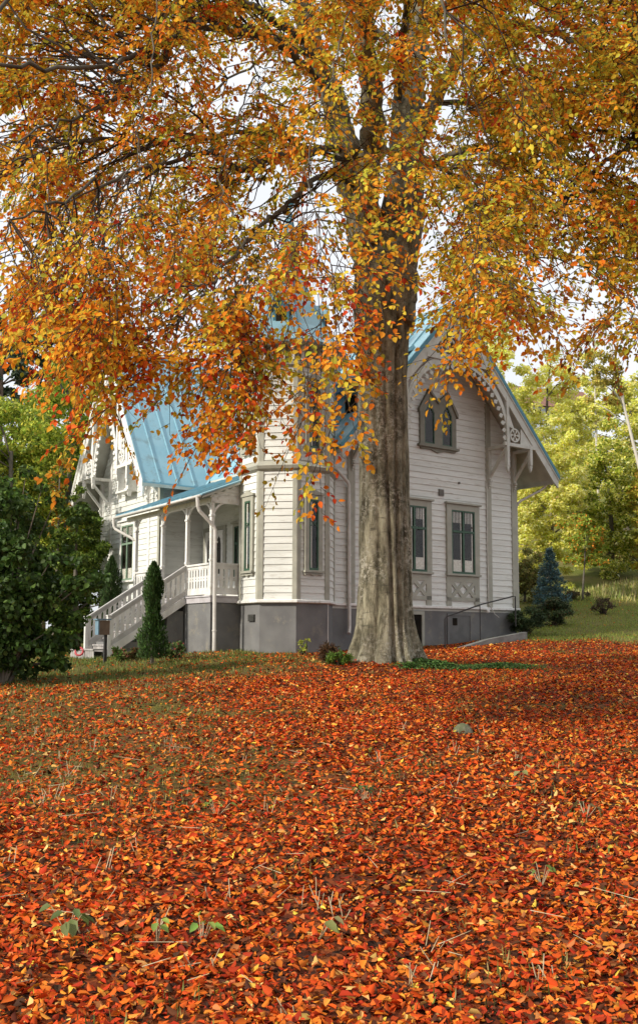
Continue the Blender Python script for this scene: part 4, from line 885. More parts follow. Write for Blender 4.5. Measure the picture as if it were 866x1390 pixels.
# mailbox by the stairs
mp_ = at(140, 852, 23.2); mx_, my_ = float(mp_[0]), 23.2; mz = g(mx_, my_)
root = empty('mailbox', (mx_, my_, mz), -1.0, 'faded blue mailbox with brown side on a dark post beside the steps', 'mailbox')
bz = float(at(140, 862, 23.2)[2])-mz; tz_ = float(at(140, 842, 23.2)[2])-mz
mb = MB(); mb.box(-.11, .11, -.16, -.13, bz, tz_); mb.build('front_panel', M['mailblue'], root)
mb = MB(); mb.box(-.105, .105, -.13, .13, bz, tz_-.01); mb.build('box_body', M['mailbrown'], root)
mb = MB(); mb.prism([(-.14, tz_), (.14, tz_), (.14, tz_+.03), (-.14, tz_+.03)], -.2, .15); mb.build('lid', M['mailblue'], root)
mb = MB(); mb.box(.0, .07, .02, .09, -.2, bz+.02); mb.build('post', M['black'], root)
p = at(108, 873, 25.5); rg_ = MB(); rg_.tube([(.10*math.cos(a), .05*math.sin(a), .11+.10*math.sin(a)) for a in np.linspace(0, 2*PI, 15)], .03, 8)
tag(rg_.build('hose_coil', M['red'], loc=(float(p[0]), 25.5, g(float(p[0]), 25.5)+.1), smooth=True), 'small pink red ring standing on the grass left of the stair foot', 'ring')
# far house
p = at(765, 640, 105); fx, fz = float(p[0]), float(at(762, 612, 105)[2])
fh = empty('far_house', (fx, 105, fz), .3, 'pale blue grey house barely visible through yellow trees on the slope', 'house')
mb = MB(); mb.box(-4.5, 4.5, 0, 7, -8, 5); mb.build('wall', M['farwall'], fh)
mb = MB(); mb.T = None; mb.add([(-5, -.6, 4.8), (5, -.6, 4.8), (5, 7.6, 4.8), (-5, 7.6, 4.8), (-5, 3.5, 8), (5, 3.5, 8)], [(0, 1, 5, 4), (3, 4, 5, 2), (0, 4, 3), (1, 2, 5), (0, 3, 2, 1)]); mb.build('roof', M['farroof'], fh)
for a in (-3.2, -1, 1.2, 3.2):
    for z in (.8, 3.2):
        mb = MB(); mb.box(a-.6, a+.6, -.05, 0, z, z+1.4); w_ = mb.build('window', M['white'], fh); mb = MB(); mb.box(a-.5, a-.05, -.07, -.05, z+.1, z+1.3); mb.box(a+.05, a+.5, -.07, -.05, z+.1, z+1.3); mb.build('pane', M['dark'], w_)
# ------------------------------------------------------------------ THE BEECH
TX, TY = 1.33, 19.6
TZ = g(TX, TY)
beech = empty('beech_tree', (TX, TY, TZ), 0, 'huge beech with thick ridged trunk and spreading orange and yellow autumn crown', 'beech')
B0 = np.array([TX, TY, TZ])
def trunk_mesh():
    nz, na = 90, 120; vs = []; zt = 8.9; z0 = -.25
    hw_ = [(-1.0, .90), (-.65, .76), (-.3, .66), (.1, .61), (.8, .585), (2.2, .565), (3.8, .545), (5.5, .55), (6.3, .60), (6.9, .64), (7.4, .64), (7.9, .56), (8.4, .40), (8.9, .2)]
    for i in range(nz+1):
        z = TZ+z0+(zt-TZ-z0)*i/nz; R = np.interp(z, [a for a, _ in hw_], [b for _, b in hw_]); t = np.clip((z+.7)/1.7, 0, 1); fl = (1-t)**2
        cx = .02*math.sin(z*.9); cxx = np.interp(z, [5, 8.4], [0, -.06])
        for j in range(na):
            a = 2*PI*j/na
            r = .94*R*(1+.035*math.sin(3*a+.4)+.02*math.sin(5*a+z*.25+1))
            # long grooves between the buttressed strands
            for a0, wd, dp in ((-1.42, .09, .11), (-1.02, .08, .12), (-1.95, .10, .08), (-.62, .09, .10), (-.3, .08, .07), (-2.6, .1, .06), (.6, .12, .08), (1.7, .12, .08), (2.7, .12, .07)):
                aa = a0+.10*math.sin(z*.55+a0*3); d = (a-aa+PI) % (2*PI)-PI; r -= R*dp*1.75*math.exp(-(d/(wd*.75))**2)*(1.0-.6*np.clip((z-1)/6, 0, 1))
            # root flare lobes
            for a0, m_ in ((-.15, .5), (-2.95, .42), (-1.65, .30), (-.9, .30), (-2.3, .25), (1.2, .4), (2.3, .4)):
                d = (a-a0+PI) % (2*PI)-PI; r += fl*m_*.8*math.exp(-(d/.24)**2)
            r += .012*noise.noise(Vector((math.cos(a)*3, math.sin(a)*3, z*1.2)))*2+.006*noise.noise(Vector((math.cos(a)*9, math.sin(a)*9, z*4)))
            # knots
            for a0, zk, rk in ((-1.75, 5.15, .13), (-1.35, 4.2, .10), (-1.2, 6.4, .10), (-1.1, 2.9, .08)):
                d = math.hypot(((a-a0+PI) % (2*PI)-PI)*R, z-zk); r += .05*math.exp(-((d-rk)/.035)**2)-.03*math.exp(-(d/.06)**2)
            vs.append((cx+cxx+r*math.cos(a), r*math.sin(a), z-TZ))
    mb = MB(); fs = [(i*na+j, i*na+(j+1) % na, (i+1)*na+(j+1) % na, (i+1)*na+j) for i in range(nz) for j in range(na)]
    fs.append(tuple(range(nz*na, (nz+1)*na))); mb.add(vs, fs); return mb
tm = trunk_mesh()
def cat_rom(pts, m=6):
    P_ = [np.array(p, float) for p in pts]; P_ = [2*P_[0]-P_[1]]+P_+[2*P_[-1]-P_[-2]]; out = []
    for i in range(1, len(P_)-2):
        for k in range(m):
            t = k/m; a, b, c, d = P_[i-1:i+3]; out.append(.5*((2*b)+(-a+c)*t+(2*a-5*b+4*c-d)*t*t+(-a+3*b-3*c+d)*t**3))
    out.append(P_[-2]); return out
LIMBS = [  # (photo x, y, depth) read along each limb, start and end radius
 ([(520, 440, 19.6), (506, 370, 19.6), (492, 300, 19.6), (470, 215, 19.5), (452, 140, 19.2), (425, 60, 18.8), (400, -60, 18.5), (380, -200, 18)], .44, .12),
 ([(530, 440, 19.6), (538, 370, 19.6), (545, 290, 19.7), (552, 200, 19.9), (556, 120, 20), (566, 40, 20.2), (575, -60, 20.4), (570, -220, 20.5)], .52, .16),
 ([(549, 262, 19.75), (560, 205, 19.85), (590, 135, 19.4), (628, 66, 18.6), (660, 30, 18), (720, -30, 17), (790, -80, 16)], .24, .06),
 ([(500, 330, 19.4), (497, 260, 19), (505, 180, 18.4), (500, 90, 17.4), (490, -20, 16), (480, -160, 14), (470, -260, 12), (455, -300, 10)], .30, .07),
 ([(462, 200, 19.3), (430, 205, 17.6), (375, 215, 16), (345, 226, 15), (318, 228, 14.4), (290, 208, 14), (240, 215, 13), (190, 228, 12.2), (100, 262, 11), (20, 300, 10)], 0.083, 0.012),
 ([(448, 125, 19.2), (400, 75, 17), (350, 48, 15.6), (300, 34, 14.5), (250, 42, 13.6), (200, 65, 13), (130, 90, 12), (0, 85, 10.6), (-90, 70, 10)], .085, 0.015),
 ([(430, 75, 18.9), (350, 45, 16.4), (290, 20, 15.4), (240, 55, 14.6), (215, 88, 14), (180, 115, 13.5), (150, 140, 13), (100, 160, 12), (30, 188, 11)], 0.088, 0.012),
 ([(480, 250, 19.3), (440, 236, 17), (405, 262, 15), (380, 287, 14), (340, 320, 12.5), (290, 380, 11.2), (240, 450, 10.3)], 0.066, 0.012),
 ([(425, 60, 18.8), (330, 0, 16), (240, -60, 14), (150, -60, 12), (60, -20, 10.5), (-40, 30, 9.6)], 0.094, 0.018),
 ([(462, 215, 19.2), (350, 180, 16.5), (250, 190, 14.6), (190, 190, 13.8), (120, 190, 13), (70, 200, 12.4), (10, 220, 12)], 0.055, 0.011),
 ([(556, 250, 19.7), (600, 215, 18.4), (650, 200, 17.4), (690, 200, 16.6), (740, 195, 15.6), (810, 180, 14.6), (900, 190, 13.4)], 0.083, 0.015),
 ([(575, 30, 20.2), (660, -20, 19), (760, 20, 18), (830, 90, 16.6), (866, 180, 15.6), (780, 250, 15), (740, 310, 15), (708, 390, 15)], 0.110, 0.012),
 ([(560, 150, 20), (640, 140, 21), (720, 170, 22), (800, 230, 22.6), (870, 310, 23), (930, 380, 23)], 0.077, 0.012),
 ([(660, 30, 18), (750, 40, 16), (850, 90, 14), (930, 200, 12.5), (950, 330, 11.6), (930, 420, 11.2)], 0.077, 0.012),
 ([(540, 130, 19.6), (545, 60, 17), (560, -40, 14.4), (575, -90, 12), (590, -60, 10.4), (610, 60, 9.6)], 0.099, 0.012),
 ([(490, -20, 16), (478, 0, 13), (450, 90, 11), (415, 220, 10), (440, 330, 9.4)], .014, .005),
 ([(540, 60, 20), (470, 20, 22), (380, 60, 23.4), (280, 130, 24), (180, 220, 24.4)], 0.077, 0.012),
 ([(240, -60, 14), (215, 0, 12), (205, 120, 10.6), (170, 250, 10), (150, 360, 9.6)], .014, .005),
 ([(350, 48, 15.6), (338, 120, 13), (300, 240, 11.4), (330, 360, 10.4), (345, 470, 9.8)], .014, .005),
 ([(700, -20, 17.4), (665, 60, 14), (620, 180, 12.4), (652, 300, 11.6), (640, 400, 11)], .014, .005),
 ([(560, 200, 19.9), (610, 240, 18.8), (632, 262, 17.6), (640, 300, 16.4), (630, 340, 15.6), (605, 390, 15)], 0.044, 0.009),
]
LP, LR, LI = [], [], []
for li, (pts, r0, r1) in enumerate(LIMBS):
    P_ = cat_rom([at(*p) for p in pts], 7); k = len(P_)
    P_ = [p+(rng.normal(0, .035, 3) if i > 2 else 0) for i, p in enumerate(P_)]
    R_ = [r0+(r1-r0)*(i/(k-1))**(.75 if r0 < .25 else 1.1) for i in range(k)]
    if r0 > .2: tm.tube([p-B0 for p in P_], R_, 14)
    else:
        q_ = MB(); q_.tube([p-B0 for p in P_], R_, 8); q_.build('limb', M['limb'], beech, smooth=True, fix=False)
    LP += P_[4:]; LR += R_[4:]; LI += [li]*len(P_[4:])
LP = np.array(LP); LR = np.array(LR)
tr_o = tm.build('trunk', M['beech'], beech, smooth=True, fix=False)
# lower outline of the hanging boughs, as read along the photograph (nearest boughs), and how full each stretch is
YB_X = [-260, -60, 0, 40, 70, 100, 135, 165, 195, 220, 250, 285, 320, 345, 375, 405, 440, 475, 500, 520, 545, 575, 600, 630, 655, 690, 730, 765, 800, 850, 950, 1100]
YB_Y = [430, 420, 425, 445, 470, 480, 500, 560, 600, 545, 560, 600, 618, 560, 540, 590, 625, 600, 520, 470, 400, 420, 455, 500, 450, 480, 500, 420, 470, 480, 500, 520]
def world_to_px(P):
    q = np.stack([P@_r, P@_d, P@_f], -1); return CX+FPX*q[:, 0]/q[:, 2], CY+FPX*q[:, 1]/q[:, 2]
def attractors(n, ylim, depth_fn, pxr=(-120, 990), ytop=-160):
    out = []
    while len(out) < n:
        px = rng.uniform(*pxr); top = ytop; lim = np.interp(px, YB_X, YB_Y)+ylim; py = rng.uniform(top, lim-28)
        Y = depth_fn(px, py); p = at(px, py, Y)
        hole = vnoise(np.array([[px, py, Y*12.]]), .018, 3.)[0]
        if hole > .22 and rng.random() < .93: continue
        if p[2] > 17 or math.hypot(p[0]-TX, Y-TY) > 13.5: continue
        out.append(p)
    return np.array(out)
def d_front(px, py): return float(np.interp(py, [0, 350, 640], [14.5, 11.6, 9.4])+rng.normal(0, .8)) if px < 560 else float(np.interp(py, [0, 500], [13, 11.5])+rng.normal(0, 1))
def d_mid(px, py): return float(rng.uniform(12, 17.5))
def d_back(px, py): return float(rng.uniform(17, 24))
NA = attractors(390, 0, d_front); NB = attractors(400, -95, d_mid); NC = attractors(200, -150, d_back, (-60, 960))
# right side hangs farther away and finer
ND = attractors(105, -40, lambda a, b: float(rng.uniform(13.5, 21)), (575, 960))
NE = attractors(80, 0, lambda a, b: float(rng.normal(10.2, .7)), (60, 500), 330)     # hanging skirts before the villa roofs
NF = attractors(40, 0, lambda a, b: float(rng.normal(11.2, .8)), (590, 900), 330)
NG = attractors(60, -10, lambda a, b: float(rng.uniform(11, 17.5)), (420, 640), -60); NG = NG[world_to_px(NG)[1] < 175]
ATT = np.vstack([NA, NB, NC, ND, NE, NF])
# thin the hanging skirts right in front of the tower, the trunk and the gable
px, py = world_to_px(ATT)
keep = np.ones(len(ATT), bool)
trunkzone = (px > 488) & (px < 575) & (py > 330) & (ATT[:, 1] < TY); keep &= ~(trunkzone & (rng.random(len(ATT)) < .9))
trunk2 = (px > 450) & (px < 600) & (py > 110) & (py < 330) & (ATT[:, 1] < TY); keep &= ~(trunk2 & (rng.random(len(ATT)) < .40))
tw = (px > 385) & (px < 500) & (py > 330) & (ATT[:, 1] < TY); keep &= ~(tw & (rng.random(len(ATT)) < .40))
sp_ = (px > 340) & (px < 490) & (py > 250) & (py < 540); keep &= ~(sp_ & (rng.random(len(ATT)) < .62))
ul_ = (px < 150) & (py < 120); keep &= ~(ul_ & (rng.random(len(ATT)) < .25))
sk_ = (px > 210) & (px < 480) & (py > 430); keep &= ~(sk_ & (rng.random(len(ATT)) < .25))
ug_ = (px > 555) & (px < 700) & (py > 380); keep &= ~(ug_ & (rng.random(len(ATT)) < .3))
tr_ = (px > 690) & (px < 850) & (py > 330); keep &= ~(tr_ & (rng.random(len(ATT)) < .5))
st_ = (px > 430) & (px < 610) & (py > 40) & (py < 480) & (ATT[:, 1] < TY+.5); keep &= ~(st_ & (rng.random(len(ATT)) < .55))
def sprig(n, x0, x1, y0, y1, Y, dY): return np.array([at(rng.uniform(x0, x1), rng.uniform(y0, y1), Y+rng.normal(0, dY)) for _ in range(n)])
SPR = np.vstack([sprig(9, 410, 478, 440, 600, 9.6, .5), sprig(4, 470, 545, 330, 455, 10.5, .6), sprig(11, 120, 205, 430, 560, 10.2, .5), sprig(5, 290, 345, 480, 590, 9.6, .4), sprig(6, 600, 650, 400, 500, 10.8, .4), sprig(12, 20, 110, 370, 440, 10.6, .5)])
ATT = np.vstack([ATT[keep], NG, SPR])
# rest of the crown, above and beside the photograph's frame
EX = []
while len(EX) < 130:
    d = rng.normal(size=3); d /= np.linalg.norm(d); d[2] = abs(d[2])*1.; k = rng.uniform(.55, 1)
    p = np.array([TX+d[0]*11.5*k, TY+d[1]*11*k, 5.5+d[2]*11*k]); x_, y_ = world_to_px(p[None])
    if p[1] > 6 and -60 < x_[0] < 930 and y_[0] > -60: continue
    EX.append(p)
EX = np.array(EX)
TWA, TWB, TRA, TRB = [], [], [], []; USE = np.zeros(len(LP))
def grow(P, ext=False):
    """secondary branch from the nearest limb to P"""
    hd = P-B0; d = np.linalg.norm(LP-P-np.array([0, 0, .6]), axis=1)+.6*np.maximum(0, np.hypot(LP[:, 0]-TX, LP[:, 1]-TY)-math.hypot(hd[0], hd[1])+.3)
    i = int(np.argmin(d+USE)); USE[max(0, i-2):i+3] += .22; s = LP[i]; L = np.linalg.norm(P-s)
    mid = (s+P)/2+np.array([0, 0, .14*L])+rng.normal(0, .13*L, 3); k = 7; pts = [(1-t)**2*s+2*t*(1-t)*mid+t*t*P+(rng.normal(0, .022*L, 3) if 0 < t < 1 else 0) for t in np.linspace(0, 1, k+1)]
    r0 = min(.026, .005+.006*L, LR[i]*.8); rr = np.linspace(r0, .004, k+1)
    for a in range(k): TWA.append(pts[a]); TWB.append(pts[a+1]); TRA.append(rr[a]); TRB.append(rr[a+1])
    return pts, L
SP, SA, ST = [], [], []     # spray origin, axis, colour key
for src, A_ in ((0, ATT), (1, EX)):
    for P in A_:
        pts, L = grow(P)
        out = unit(np.array([P[0]-TX, P[1]-TY, 0])[None])[0]; key = rng.random()
        ax = unit((out*.55+unit((P-pts[-3])[None])[0]*.4+np.array([0, 0, -.55])+rng.normal(0, .35, 3))[None])[0]
        SP.append(P); SA.append(ax); ST.append(key)
        m_ = (3 if P[2]/P[1] > .42 else 2) if src == 0 else 3
        for t in rng.uniform(.40, .95, m_ if L > .8 else 1):
            q = pts[int(t*7)]+(pts[min(7, int(t*7)+1)]-pts[int(t*7)])*(t*7 % 1)
            ax2 = unit((ax+rng.normal(0, .6, 3)+np.array([0, 0, -.15]))[None])[0]; SP.append(q); SA.append(ax2); ST.append(key)
SP = np.array(SP); SA = np.array(SA); ST = np.array(ST); ns = len(SP)
nt_, nl = 7, 6
Ls = rng.uniform(.55, 1.05, ns)
upn = unit(np.array([0, -.25, 1.])+rng.normal(0, .25, (ns, 3)))
Bv = unit(np.cross(SA, upn)); Nv = unit(np.cross(Bv, SA)); Nv *= np.sign(Nv[:, 2:3]+1e-6)
tj = (np.arange(nt_)+.6)/nt_
t_ = np.clip(tj[None]+rng.normal(0, .03, (ns, nt_)), .05, 1); sgn = np.where(np.arange(nt_) % 2, 1, -1)[None, :, None]
base = SP[:, None]+SA[:, None]*(t_*Ls[:, None])[..., None]-np.array([0, 0, 1.])*((t_**2)*(.16*Ls[:, None]))[..., None]
ang = rng.uniform(.6, 1.0, (ns, nt_, 1)); tdir = unit(SA[:, None]*.75+Bv[:, None]*sgn*ang+rng.normal(0, .12, (ns, nt_, 3))+np.array([0, 0, -.12]))
tlen = (Ls[:, None]*(.42*(1-.55*t_)))*rng.uniform(.7, 1.2, (ns, nt_))
u = (np.arange(nl)+.7)/nl
lp = base[:, :, None]+tdir[:, :, None]*(tlen[..., None]*u[None, None])[..., None]-np.array([0, 0, 1.])*((u**2)[None, None]*tlen[..., None]*.18)[..., None]
sg2 = np.where(np.arange(nl) % 2, 1, -1)[None, None, :, None]; side = unit(np.cross(tdir, np.broadcast_to(Nv[:, None], tdir.shape)))
ldir = unit(tdir[:, :, None]*.7+side[:, :, None]*sg2*.8+rng.normal(0, .28, (ns, nt_, nl, 3))+np.array([0, 0, -.30]))
lnor = unit(np.broadcast_to(Nv[:, None, None], ldir.shape)+rng.normal(0, .42, (ns, nt_, nl, 3)))
lp = lp+rng.normal(0, .012, lp.shape)
LPf = lp.reshape(-1, 3); LDf = ldir.reshape(-1, 3); LNf = lnor.reshape(-1, 3); n = len(LPf)
# twig pieces
TWA += list(SP); TWB += list(base[:, 3]); TRA += [.006]*ns; TRB += [.004]*ns; TWA += list(base[:, 3]); TWB += list(base[:, -1]); TRA += [.004]*ns; TRB += [.002]*ns
tb = base.reshape(-1, 3); te = (base+tdir*tlen[..., None]-np.array([0, 0, .1])*tlen[..., None]).reshape(-1, 3)
seg_mesh('twigs', M['twig'], np.vstack([np.array(TWA), tb])-B0, np.vstack([np.array(TWB), te])-B0, np.concatenate([TRA, np.full(len(tb), .003)]), np.concatenate([TRB, np.full(len(tb), .0015)]), beech)
# colours: outer and hanging boughs orange to red, inner and upper ones olive and yellow
PALS = {'red': [(.62, .07, .015), (.72, .14, .02), (.78, .25, .022), (.42, .04, .015)],
        'orange': [(.78, .25, .02), (.84, .36, .03), (.70, .17, .015), (.76, .42, .04)],
        'gold': [(.80, .48, .04), (.78, .58, .06), (.78, .34, .025), (.52, .46, .05)],
        'olive': [(.46, .45, .05), (.60, .55, .06), (.30, .34, .04), (.76, .60, .06), (.60, .28, .03)],
        'rust': [(.40, .13, .03), (.52, .17, .025), (.30, .12, .035), (.34, .25, .04)]}
spx, spy = world_to_px(SP); nzv = vnoise(SP, .55, 1.3); dep = SP[:, 1]
pk = np.zeros(ns, int); names = list(PALS)
for i in range(ns):
    f = 1/(1+math.exp((dep[i]-13.5)/1.6)); right = 1/(1+math.exp(-(SP[i, 0]-4.2)/1.2))
    up_ = float(np.clip((330-spy[i])/330, 0, 1)); wts = np.array([.60*f*(1.8 if nzv[i] > .15 else .35)*(1-.4*up_)+.10, .9*f+.45, .8+.3*f+.4*up_, (1.0*(1-f)+.45+.45*up_)*(1+.9*right), .16+.5*right*f])
    if spx[i] > 380 and spx[i] < 510 and spy[i] > 300: wts[0] += 1.0; wts[3] *= .35
    if spx[i] > 700 and spy[i] > 380: wts[4] += 1.6; wts[1] += .3
    if spx[i] > 600 and spy[i] < 400: wts[3] *= 1.5; wts[2] *= 1.3; wts[0] *= .6
    if spx[i] < 330: wts[1] += .9; wts[2] += .15; wts[0] += .12
    pk[i] = rng.choice(5, p=wts/wts.sum())
col = np.zeros((ns, nt_*nl, 3))
for k, nm in enumerate(names):
    m_ = pk == k; c = pick(PALS[nm], int(m_.sum())*nt_*nl, .16); col[m_] = c.reshape(-1, nt_*nl, 3)
col *= (.70+.50*ST)[:, None, None]
mixm = rng.random((ns, nt_*nl)) < .22; alt = pick(PALS['gold']+PALS['orange'], int(mixm.sum()), .15); col[mixm] = alt
col = np.clip(col.reshape(-1, 3), .01, .9)
drop = rng.random(n) < .10
kp = ~drop; Lz = (.068+.020*sm(LPf[:, 1], 10.5, 15))*rng.uniform(.65, 1.3, n)
leaf_mesh('crown', M['leaf'], LPf[kp]-B0, LDf[kp], LNf[kp], Lz[kp], (Lz*rng.uniform(.55, .70, n))[kp], col[kp], beech, fold=.3, curl=.12)
print('beech leaves', int(kp.sum()), 'sprays', ns)
# ------------------------------------------------------------------ fallen leaves
def inside_house(X, Y, m=.0):
    x, y = hloc(X, Y)
    return ((x > .9-m) & (x < 8.75+m) & (y > -.35-m)) | ((x > -.65) & (y > 6.6)) | ((x > -2.15-m) & (x < 1) & (y > .5-m) & (y < 6.7)) | (np.hypot(x, y) < 1.32+m) | ((x > -4.6) & (x < -2) & (y > 1.9) & (y < 3.6))
def fallen(bands):
    PX_, PY_, LL = [], [], []
    for y0, y1, dens, sz in bands:
        xm0, xm1 = -(.40*y1+4.6), (.40*y1+4.6); area = (xm1-xm0)*(y1-y0); k = int(area*dens)
        X = rng.uniform(xm0, xm1, k); Y = rng.uniform(y0, y1, k); e_ = np.abs(X)-(.36*Y+.6); s = (e_ < 4.2) & ((e_ < 0) | (rng.random(k) < .55)); X = X[s]; Y = Y[s]
        PX_.append(X); PY_.append(Y); LL.append(sz*rng.uniform(.5, 1.45, len(X)))
    X = np.concatenate(PX_); Y = np.concatenate(PY_); Lh = np.concatenate(LL)
    d = litter_density(X, Y); d = d*(1-.55*sm(vnoise(np.stack([X, Y, X*0], 1), 5.3, 9.), .35, .7))*(1-.35*sm(vnoise(np.stack([X, Y, X*0], 1), 13., 3.), .3, .7)); keep = (rng.random(len(X)) < d) & ~inside_house(X, Y, .02) & (np.hypot(X-TX, Y-TY) > .62)
    return X[keep], Y[keep], Lh[keep]
X, Y, Lh = fallen([(2.2, 5.5, 1900, .044), (5.5, 8, 1500, .046), (8, 12, 950, .050), (12, 18, 520, .055), (18, 31, 270, .062), (31, 42, 120, .07)])
n = len(X); z = gz(X, Y)+rng.random(n)**1.5*.035*np.clip(1.2-Y*.02, .6, 1)
P3 = np.stack([X, Y, z], 1); tilt = rng.normal(0, .38, (n, 3)); tilt[:, 2] = 0; N = unit(np.array([0, 0, 1.])+tilt*1.35); a = rng.random(n)*2*PI
D = unit(np.stack([np.cos(a), np.sin(a), rng.normal(0, .22, n)], 1))
flip = rng.random(n) < .45; N[flip] *= -1
LP_ = [(.56, .075, .012), (.64, .12, .016), (.72, .20, .022), (.40, .038, .010), (.76, .30, .04), (.76, .43, .13), (.12, .04, .018), (.80, .50, .06), (.48, .17, .05), (.065, .028, .014)]
nv_ = vnoise(P3, .7, 4.); colr = pick(LP_, n, .18, [5.6, 4.8, 2.8, 4.6, 1.6, 1.0, 2.6, .4, 1.6, 1.6])
colr *= (1+.14*nv_)[:, None]*.94
leaf = leaf_mesh('fallen_leaves', M['litter'], P3, D, N, Lh, Lh*rng.uniform(.38, .68, n), np.clip(colr, .01, .9), None, fold=.5, curl=.28)
tag(leaf, 'thick carpet of red and orange fallen beech leaves on the ground', 'fallen leaves', kind='stuff')
print('fallen', n)
# ------------------------------------------------------------------ grass
def grass_field(name, label, X, Y, h, pal, wd, seed, w=None):
    n = len(X); z = gz(X, Y); P3 = np.stack([X, Y, z-.01], 1); a = rng.random(n)*2*PI
    D = unit(np.stack([np.cos(a)*.45, np.sin(a)*.45, np.ones(n)], 1)+rng.normal(0, .15, (n, 3))); N = unit(np.stack([np.cos(a), np.sin(a), np.full(n, .3)], 1))
    L = h*rng.uniform(.5, 1.4, n); o = leaf_mesh(name, M['grass'], P3, D, N, L, np.full(n, wd)*rng.uniform(.7, 1.3, n), pick(pal, n, .2, w), None, kind='blade', curl=-.25)
    return tag(o, label, 'grass', kind='stuff')
GR = [(.10, .15, .03), (.15, .20, .04), (.20, .22, .05), (.28, .24, .08), (.07, .10, .025)]
def scatter(n, x0, x1, y0, y1, f):
    X = rng.uniform(x0, x1, n); Y = rng.uniform(y0, y1, n); k = (rng.random(n) < f(X, Y)) & ~inside_house(X, Y); return X[k], Y[k]
def fg(X, Y): return np.clip(1.05-litter_density(X, Y), 0, 1)*(np.abs(X) < .38*Y+1.5)
X1, Y1 = scatter(90000, -9, 9, 17, 30.5, lambda X, Y: np.clip(fg(X, Y)*1.2-.15, 0, 1))
cl = vnoise(np.stack([X1, Y1, X1*0], 1), 3.1, 2.) > -.35; grass_field('grass', 'short uneven grass showing between leaves before the villa', X1[cl], Y1[cl], .08, GR+[(.18, .27, .04)], .008, 1)
X1, Y1 = scatter(70000, 2.5, 22, 27.5, 46, lambda X, Y: sm(Y, 27.6, 29)*(X > .18*Y+1)*(X < .42*Y+1.5)*.8)
grass_field('lawn', 'green mown lawn strip right of the villa', X1, Y1, .075, [(.20, .28, .04), (.30, .38, .055), (.38, .42, .07), (.40, .36, .10)], .012, 2)
X1, Y1 = scatter(42000, 8, 26, 40, 56, lambda X, Y: (X > .2*Y+1)*(X < .42*Y+2)*sm(Y, 40, 44))
grass_field('tall_grass', 'pale tall dry grass on the slope at right', X1, Y1, .30, [(.60, .54, .22), (.46, .48, .12), (.68, .60, .30), (.34, .40, .09)], .018, 3)
X1, Y1 = scatter(110000, -6.8, 6.8, 2.4, 18, lambda X, Y: (vnoise(np.stack([X, Y, X*0], -1), 3.3, 7.) > .40-.35*(X < -.10*Y)*sm(Y, 5, 8)*1.6)*(np.abs(X) < .37*Y+.6)*.6)
grass_field('grass_tufts', 'sparse green grass tufts poking through the fallen leaves', X1, Y1, .065, GR+[(.35, .30, .12)], .0045, 4)
# dry stubble in small bunches
bx = []; 
for i in range(38):
    Yc = rng.uniform(4.0, 11); Xc = rng.uniform(-.34*Yc, .34*Yc)
    for k in range(rng.integers(2, 6)): bx.append((Xc+rng.normal(0, .035), Yc+rng.normal(0, .035)))
bx = np.array(bx); n = len(bx); z = gz(bx[:, 0], bx[:, 1]); A_ = np.stack([bx[:, 0], bx[:, 1], z-.01], 1); B_ = A_+unit(np.stack([rng.normal(0, .35, n), rng.normal(0, .35, n), np.ones(n)], 1))*rng.uniform(.05, .15, n)[:, None]
tag(seg_mesh('dry_stubble', M['straw'], A_, B_, .0035, .0025), 'short dry straw stalks standing in bunches among the leaves', 'straw', kind='stuff')
lay = 60; A_ = np.zeros((lay, 3)); A_[:, 1] = rng.uniform(4, 10, lay); A_[:, 0] = rng.uniform(-.34, .34, lay)*A_[:, 1]; A_[:, 2] = gz(A_[:, 0], A_[:, 1])+.04; an = rng.random(lay)*2*PI; ll = rng.uniform(.08, .3, lay); B_ = A_+np.stack([np.cos(an)*ll, np.sin(an)*ll, rng.uniform(-.01, .05, lay)], 1)
tag(seg_mesh('fallen_stalks', M['straw'], A_, B_, .003, .0015), 'thin dry stalks lying on top of the leaves', 'straw', kind='stuff')
# larger green weeds in the foreground
def weed(label, px, py, Y, leaves, sz, pal, spread, seed, cat='weed', name='weed_plant', droop=.5):
    p = at(px, py, Y); X = float(p[0]); z0 = g(X, Y); root = empty(name, (X, Y, z0), 0, label, cat); rs = np.random.default_rng(seed)
    P, D, N, L = [], [], [], []; A_, B_ = [], []
    for i in range(leaves):
        a = rs.uniform(0, 2*PI); e = np.array([math.cos(a)*spread*rs.uniform(.2, 1), math.sin(a)*spread*rs.uniform(.2, 1), rs.uniform(.04, .10)+.04]); A_.append([0, 0, -.01]); B_.append(e)
        P.append(e); D.append([math.cos(a), math.sin(a), -droop*rs.uniform(0, 1)]); N.append([rs.normal(0, .35), rs.normal(0, .35)-.3, 1]); L.append(sz*rs.uniform(.6, 1.2))
    P, D, N, L = map(np.array, (P, D, N, L)); n_ = len(P)
    leaf_mesh('leaves', M['foliage'], P, D.astype(float), N.astype(float), L, L*.62, pick(pal, n_, .15), root, fold=.25, curl=.3)
    seg_mesh('stems', M['straw'], np.array(A_, float), np.array(B_, float), .003, .002, root)
WG = [(.10, .18, .04), (.16, .26, .05), (.24, .30, .06)]
weed('drooping dark green dock leaves at the bottom left of the leaf carpet', 92, 1278, 4.9, 7, .085, [(.10, .14, .04), (.15, .19, .06), (.2, .2, .08)], .09, 1, droop=.8)
weed('bright green young leaves pushing through near the bottom edge', 275, 1285, 4.85, 6, .07, [(.2, .34, .06), (.28, .38, .08)], .06, 2)
weed('small yellow green seedling at the bottom edge left of the bright weed', 213, 1290, 4.8, 5, .05, [(.26, .34, .07)], .05, 3)
weed('two large fading green leaves lying at the bottom centre', 432, 1268, 4.95, 3, .10, [(.22, .26, .07), (.3, .3, .1)], .08, 4)
weed('low clover like sprig in the left middle of the leaf carpet', 295, 1090, 7.4, 6, .06, WG, .10, 5)
